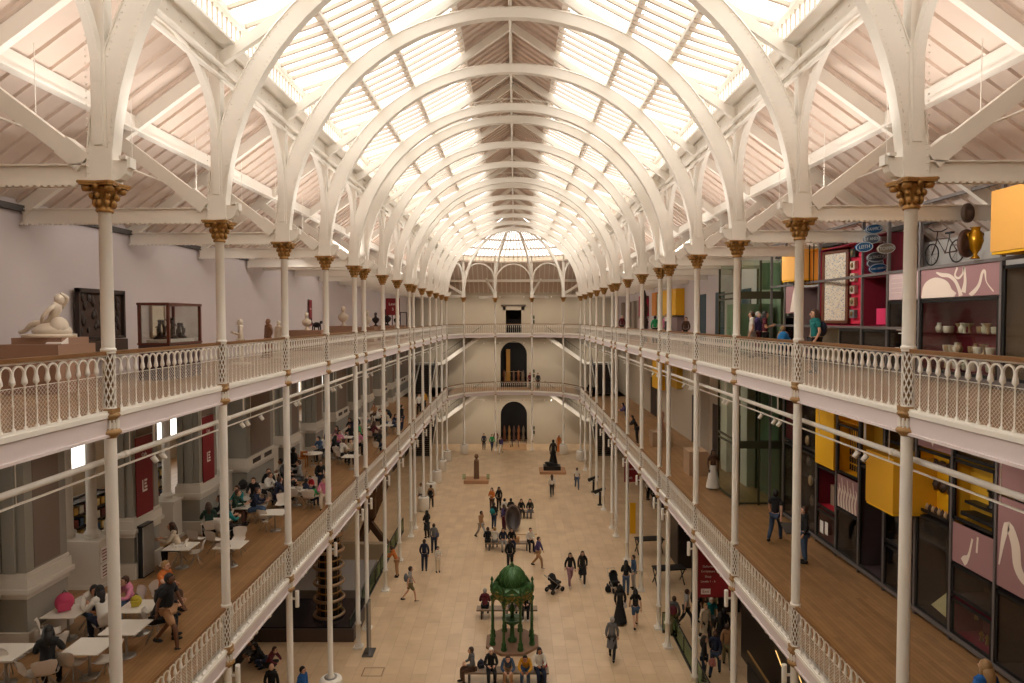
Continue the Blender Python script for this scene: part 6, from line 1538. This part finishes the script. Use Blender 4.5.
# cafe, left lower gallery ---------------------------------------------------
a = person(*gp(169,649,F1), PI/2-.1, 'walk', 'black', 'tan', 'bearded person in a black tee shirt and tan shorts walking past the cafe', 2, 'black', slv='short', leg='shorts', sc=1.0); backpack(a, 'black', 'black backpack on the person walking past the cafe', 'walk')
CSP = []
def cs(px, py, rz, tp, bt, lab, kind='sittable', seat=True, **k):
    x, y = G(px, py, F1+.5); sc = k.get('sc', 1)
    for _ in range(12):
        for a, b in CSP:
            d = math.hypot(x-a, y-b)
            if d < .62: u = max(d, .01); x += (x-a+.01)/u*.1; y += (y-b+.01)/u*.1
    x = max(x, -11.35); CSP.append((x, y))
    if seat: chair(x, y+.0, F1, rz, 'white shell chair under the '+' '.join(lab.replace('person','sitter').split()[:10]))
    return person(x, y, F1, rz, kind, tp, bt, lab, **k)
cs(72,612,.9,'white','denim','person in a cream top bent over the table with the pink backpack', hair='black', sk=1, shoes='white', kind='sitlean')
cs(104,624,-2.2,'white','navy','person with long dark hair in a white top facing away', hair='black', hs='long')
cs(133,603,-.6,'pink','denim','young person in pink at the table with the yellow bag', hair='brown', sc=.9)
cs(155,622,1.9,'black','black','person in black sitting with stretched legs behind the walker', hair='black')
cs(163,595,1.4,'orange','brown','person reaching out an arm at the yellow bag table', hair='fair', kind='sitpoint', slv='short')
cs(47,672,-2.7,'black','black','person with very long black hair at the bottom left', hair='black', hs='long')
cs(164,550,-1.4,'cream','black','person in a cream top reading alone at the cafe table', hair='brown', hs='long', shoes='white')
cs(201,529,-2.6,'dgreen','black','person in dark green seated left of the pair', hair='brown', hs='long')
cs(216,513,1.6,'dgreen','brown','person in olive green facing the pair', hair='brown')
cs(217,530,2.6,'teal','black','person in dark teal seated right of the pair', hair='black', hs='long')
cs(232,507,-.4,'teal','black','person in a bright teal shirt in the middle cafe group', hair='brown')
cs(252,511,1.8,'navy','denim','person in navy with bright blue jeans in the middle cafe group', hair='brown', shoes='white')
cs(259,488,.3,'black','brown','person in black facing the camera in the middle cafe group', hair='brown')
cs(266,493,1.3,'white','black','person in grey white beside the black top in the middle cafe group', hair='brown')
cs(275,499,2.3,'navy','navy','broad person in navy with back turned in the middle cafe group', hair='brown')
cs(270,474,-.9,'white','maroon','person in white bent over the third pier table', hair='black', kind='sitlean', sk=1)
person(*gp(294,486,F1), 2.6, 'stand', 'black', 'black', 'standing person in black behind the second cafe column', 0, 'black')
cs(301,480,-1.2,'lgrey','grey','person in pale grey stretching over the family table', hair='brown', kind='sitpoint')
cs(320,479,.5,'black','navy','person in black across the family table', hair='black')
cs(311,486,.0,'red','navy','small child in red at the family table', hair='black', sc=.7)
cs(303,494,2.4,'navy','black','child in navy by the turquoise jacket', hair='black', sc=.8)
cs(311,496,2.9,'green','navy','small child in green at the near side of the family table', hair='black', sc=.65)
cs(321,497,.2,'pink','cream','person in pale pink beside the cafe railing column', hair='brown')
cs(304,452,-.6,'denim','black','person in a striped blue top at the round table', hair='black')
cs(313,448,.0,'yellow','navy','person in mustard yellow at the round table', hair='black', hs='long', sk=1)
cs(319,451,.8,'white','navy','person in white with black hair at the round table', hair='black', hs='long')
cs(332,440,-.4,'mauve','black','person in mauve behind the third column table', hair='black', hs='long')
cs(338,445,.7,'pink','navy','person in dusty pink at the third column table', hair='black', hs='long')
cs(341,456,2.5,'white','black','person in white with back turned at the fourth column table', hair='brown')
cs(348,455,.2,'cream','black','person in cream facing the fourth column table', hair='brown')
cs(358,446,.5,'pink','black','person in rose pink past the fourth column table', hair='brown')
cs(361,437,-1,'green','black','person in green among the far cafe group', hair='black')
cs(378,447,2.7,'black','navy','person in a big dark jacket close to the railing', hair='brown', sc=1.05)
cs(369,415,-.3,'tan','brown','person in tan with long hair in the farthest cafe group', hair='brown', hs='long')
cs(378,421,.9,'white','black','person in white in the farthest cafe group', hair='brown')
cs(387,424,-.2,'cream','denim','person in a cream shirt near the dark pram', hair='fair')
cs(393,427,1.2,'navy','jean','person in navy near the dark pram', hair='brown')
person(*gp(402,431,F1), 1.4, 'stand', 'black', 'navy', 'person in black with a blue bag beside the cafe railing', 0, 'black')
for px, py, rz, tp, lab, hs in [(283,492,2.5,'black','person in black between the middle and family groups','long'),(246,498,.2,'black','person in black behind the crowded cup table','short'),(226,519,-1.4,'black','person in black beside the dark green pair','long'),
        (285,478,.6,'grey','person in grey close to the third cafe pier','short'),(327,452,2.2,'black','person in black on the near side of the round tables','long'),(352,438,-.5,'black','person in black between the far cafe tables','short'),
        (366,429,.6,'grey','person in grey at the table before the dark pram','short'),(372,436,2.6,'maroon','person in maroon at the table before the dark pram','long'),(356,428,.2,'black','person in black by the farthest wide pier','short'),(343,431,-.4,'navy','person in navy against the wide pier wall','short')]:
    cs(px, py, rz, tp, 'black', lab, hair='black' if px % 2 else 'brown', hs=hs)
# statues with human form --------------------------------------------------
def statue(x, y, z, rz, kind, m_, lab, sc=1., robe=False, name='statue'):
    t = thing(name, lab, 'statue', (x,y,z), rz); t.scale = (sc,)*3
    inst('carved_body', pm(kind,'top','long'), t, mat=m_); inst('carved_head', pm(kind,'body'), t, mat=m_); inst('carved_hair', pm(kind,'hair','short'), t, mat=m_)
    inst('carved_drapery', pm(kind,'skirt') if robe else pm(kind,'trousers','long'), t, mat=m_)
    MB().lathe([(.0,-.0),(.36,0),(.36,.05),(0,.05)], n=20).build('carved_base', m_, t); return t
WM = MARB
t = thing('marble_figure', 'white marble nude reclining on a rock with an arm over its head', 'statue', (-10.75,15.2,F2+1.27), -PI/2); t.scale = (1.1,1.1,1.15)
J = dict(pel=(V(.0,.05,.22),.12), ab=(V(.05,.12,.36),.11), ch=(V(.1,.2,.52),.12), nb=(V(.1,.24,.63),.07), hd=(V(.06,.27,.75),.085), shA=(V(-.04,.26,.62),.05), elA=(V(-.02,.4,.8),.045), wrA=(V(.08,.3,.9),.03), shB=(V(.22,.2,.6),.05), elB=(V(.3,.08,.42),.04), wrB=(V(.2,-.02,.3),.03),
         knA=(V(.1,-.25,.3),.07), anA=(V(.05,-.5,.12),.045), toA=(V(.05,-.62,.1),.035), knB=(V(-.1,-.2,.26),.07), anB=(V(-.1,-.45,.1),.045))
E_ = [('pel','ab'),('ab','ch'),('ch','nb'),('nb','hd'),('nb','shA'),('shA','elA'),('elA','wrA'),('nb','shB'),('shB','elB'),('elB','wrB'),('pel','knA'),('knA','anA'),('anA','toA'),('pel','knB'),('knB','anB')]
inst('figure', skin_mesh('figure', J, E_, 'pel', 2), t, mat=WM)
MB().ball((.06,.27,.77),.105,12,9,(.9,.95,1.15)).ball((.05,.1,.12),.3,14,8,(1.0,1.3,.62)).ball((.1,.28,.2),.2,12,8,(.9,.9,1.1)).lathe([(0,0),(.46,0),(.46,.07),(0,.07)], n=24, sy=1.1).build('rock_base', WM, t)
HS = 1.0
x, z = D(240,345,24.5); statue(-10.2,24.5,F2,-1.1,'phone',WM,'white marble youth with folded arms on the left upper gallery',.97)
plinth('low_plinth','low pale round base under the white marble youth',-10.2,24.5,F2-.0,.7,.7,.04,MOULD).location.z = F2-.035
statue(-10.75,28.75,F2+0,-.6,'stand',mat('brown_marble',(140,100,72),.6),'brown robed figure standing beside a white one on the left gallery',.98,True)
statue(-10.05,28.1,F2,-.4,'stand',WM,'white robed figure beside the brown one on the left gallery',.93,True)
bt_ = MB().lathe([(.09,0),(.1,.05),(.05,.11),(.06,.17)], n=14).lathe([(.05,.16),(.13,.26),(.165,.38),(.15,.46),(.08,.52),(.05,.56),(.05,.62)], n=16, sx=1.4, sy=.8).ball((0,-.02,.7), .1, 12, 9, (.85,1,1.2)).ball((0,.02,.74), .1, 12, 8, (.95,1,1.0)).tube([(0,-.11,.72),(0,-.14,.68),(0,-.11,.67)], .014, 6)
BUSM = bt_.mesh('bust_body')
def bust(x, y, z, m_, lab, sc=1.): t = thing('bust', lab, 'bust', (x,y,z)); t.scale = (sc,)*3; inst('bust_body', BUSM, t, mat=m_); MB().lathe([(0,0),(.14,0),(.14,.04),(0,.04)], n=16).build('socle', m_, t)
bust(-11.05,35.0,F2+1.1,WM,'white marble bust before the slim crimson banner',1.15); 
t = thing('bronze_animal', 'dark bronze animal beside the white bust', 'bronze', (-10.6,35.3,F2+1.1), 1.2)
MB().ball((0,0,.28),.17,10,8,(.8,1.6,.9)).ball((0,-.3,.42),.09,8,6).tube([(0,.25,.3),(.0,.36,.5),(0,.34,.66)],[.04,.03,.02],6).tube([(.08,-.18,.25),(.08,-.2,0)],.035,6).tube([(-.08,-.18,.25),(-.08,-.2,0)],.035,6).tube([(.08,.2,.25),(.08,.22,0)],.035,6).tube([(-.08,.2,.25),(-.08,.22,0)],.035,6).build('animal_body', DKB, t)
bust(-11.1,42.7,F2+1.25,WM,'tall white marble group on the second tan plinth of the left gallery',1.55)
bust(-10.9,48.7,F2+1.1,WM,'white marble bust on the third tan plinth of the left gallery',1.5)
bust(-11,52.2,F2+1.15,DKB,'dark bronze head on the fourth tan plinth of the left gallery',1.3); bust(-11,57,F2+1.15,DKB,'dark bronze head on the fifth tan plinth of the left gallery',1.5)
bust(-11,61.5,F2+1.1,DKB,'dark bronze head on the sixth tan plinth of the left gallery',1.3)
bust(9.85,34.9,F1+1.3,WM,'small white bust on the tall tan plinth of the right lower gallery',.5)
statue(9.75,42.8,F1+.95,0,'stand',mat('pink_stone',(186,140,120),.7),'pinkish stone figure on the low tan plinth of the right lower gallery',.85,True)
# black figure group on its plinth
x, y = G(553, 474.5); BS = mat('black_statue_stone',(24,20,20),.4,.1)
statue(x+.1,y+1.3,.68,0,'stand',BS,'tall black standing figure of the statue group on the right',1.45,True)
t = thing('crouching_beast', 'black crouching beast at the foot of the standing figure', 'statue', (x-.05,y+1.0,.28), 0)
J = dict(a=(V(.55,.1,.3),.3), b=(V(.1,0,.42),.32), c=(V(-.35,-.05,.5),.26), d=(V(-.6,-.15,.75),.16), e=(V(-.75,-.3,.72),.1), f=(V(-.4,-.4,.16),.1), g=(V(.6,-.35,.16),.13))
inst('beast_body', skin_mesh('beast_body', J, [('a','b'),('b','c'),('c','d'),('d','e'),('c','f'),('a','g')], 'b', 2), t, mat=BS)
MB().box(-.85,-.55,0,.85,.6,.4).build('rock_base', BS, t)
t = thing('pram', 'big dark pram at the far end of the cafe', 'pram', (*G(386,420,F1+.3),F1)); MB().lathe([(0,0),(.4,.1),(.5,.4),(.3,.75),(0,.85)], (0,0,.35), 14, 1, .8).build('hood', cm('black'), t); wm = MB().lathe([(.2,-.02),(.24,0),(.2,.02),(.17,0),(.2,-.02)], n=16).xf(Matrix.Rotation(PI/2,4,'Y')).mesh('wheel', BLACKM)
for a in (-.3,.3):
    for b in (-.3,.3): inst('wheel', wm, t, (a,b,.24))
SKY_STRENGTH = 1.6; LAMP_G = 35; LAMP_F1 = 75; UP_A = 72; UP_N = 95; WASH = 100; EXPO = 1.08
# ------------------------------------------------------------------ light
wd = bpy.data.worlds.new('overcast_sky'); SC.world = wd; wd.use_nodes = True
bg = wd.node_tree.nodes['Background']; bg.inputs[0].default_value = (1.0,.97,.93,1); bg.inputs[1].default_value = SKY_STRENGTH
def area(x, y, z, sx, sy, e, col=(1,.82,.62), rx=0):
    l = bpy.data.lights.new('gallery_lamp', 'AREA'); l.shape = 'RECTANGLE'; l.size = sx; l.size_y = sy; l.energy = e; l.color = col
    o = bpy.data.objects.new('gallery_lamp', l); COL.objects.link(o); o.location = (x,y,z); o.rotation_euler = (rx,0,0)
    return o
for s in (-1,1):
    for i in range(8):
        y = 6+9.5*i
        for z, e in ((F1-.6, LAMP_G),(F2-.6, LAMP_F1)):
            l = bpy.data.lights.new('track_light', 'SPOT'); l.energy = e; l.color = (1,.88,.74); l.spot_size = 2.3; l.spot_blend = .8; l.shadow_soft_size = .15
            o = bpy.data.objects.new('track_light', l); COL.objects.link(o); o.location = (s*9.2,y,z-.1); o.rotation_euler = (0,s*-.25,0)
def flood(x, y, z, ry, e, cone):  # spot shared by the capital floodlights and the added wall washes
    l = bpy.data.lights.new('flood_spot', 'SPOT'); l.energy = e; l.color = (1,.93,.86); l.spot_size = cone; l.spot_blend = .7; l.shadow_soft_size = .12
    o = bpy.data.objects.new('flood_spot', l); COL.objects.link(o); o.location = (x,y,z); o.rotation_euler = (0,ry,0)
for s in (-1,1):
    for i, y in enumerate(YC):
        if i not in (7, 11): flood(s*8.2, y+1.4, 18.3, PI - s*.35, UP_A, 2.7)      # up and out into the side aisle roof
        if i not in (6, 10): flood(s*6.5, y+1.1, 18.3, PI + s*.55, UP_N, 2.4)      # up into the vault
for i in range(8):      # extra spots by the tracks, added to brighten the display wall
    y = (9.4,14,16.9,18.9,23,26.6,28,33)[i]
    flood(8.3, y, 18.2, -1.15, WASH, 1.5); flood(7.75, y, 12.35, -.95, WASH*.3, 1.5)
for x in (-8.5,-4.2,0,4.2,8.5):  # spots added at each level to brighten the far end wall
    for z, e in ((5.9,150),(12.5,150),(17.9,110)):
        l = bpy.data.lights.new('end_wall_fill', 'SPOT'); l.energy = e; l.color = (1,.88,.74); l.spot_size = 2.3; l.spot_blend = .9; l.shadow_soft_size = .15
        o = bpy.data.objects.new('end_wall_fill', l); COL.objects.link(o); o.location = (x+.4,75.8,z-.2); o.rotation_euler = (.75,0,0)
for i in range(6): flood(-8.6, 14+5*i, 18.3, 1.0, WASH*.6, 1.6)  # same added wash, aimed at the left sculpture wall
SC.view_settings.view_transform = 'Standard'; SC.view_settings.look = 'None'; SC.view_settings.gamma = 1; SC.view_settings.use_curve_mapping = False
SC.view_settings.exposure = EXPO
cy = SC.cycles
cy.max_bounces = 8; cy.diffuse_bounces = 5; cy.glossy_bounces = 3; cy.transparent_max_bounces = 24; cy.transmission_bounces = 4
cy.caustics_reflective = False; cy.caustics_refractive = False; cy.sample_clamp_indirect = 8
cy.use_denoising = True
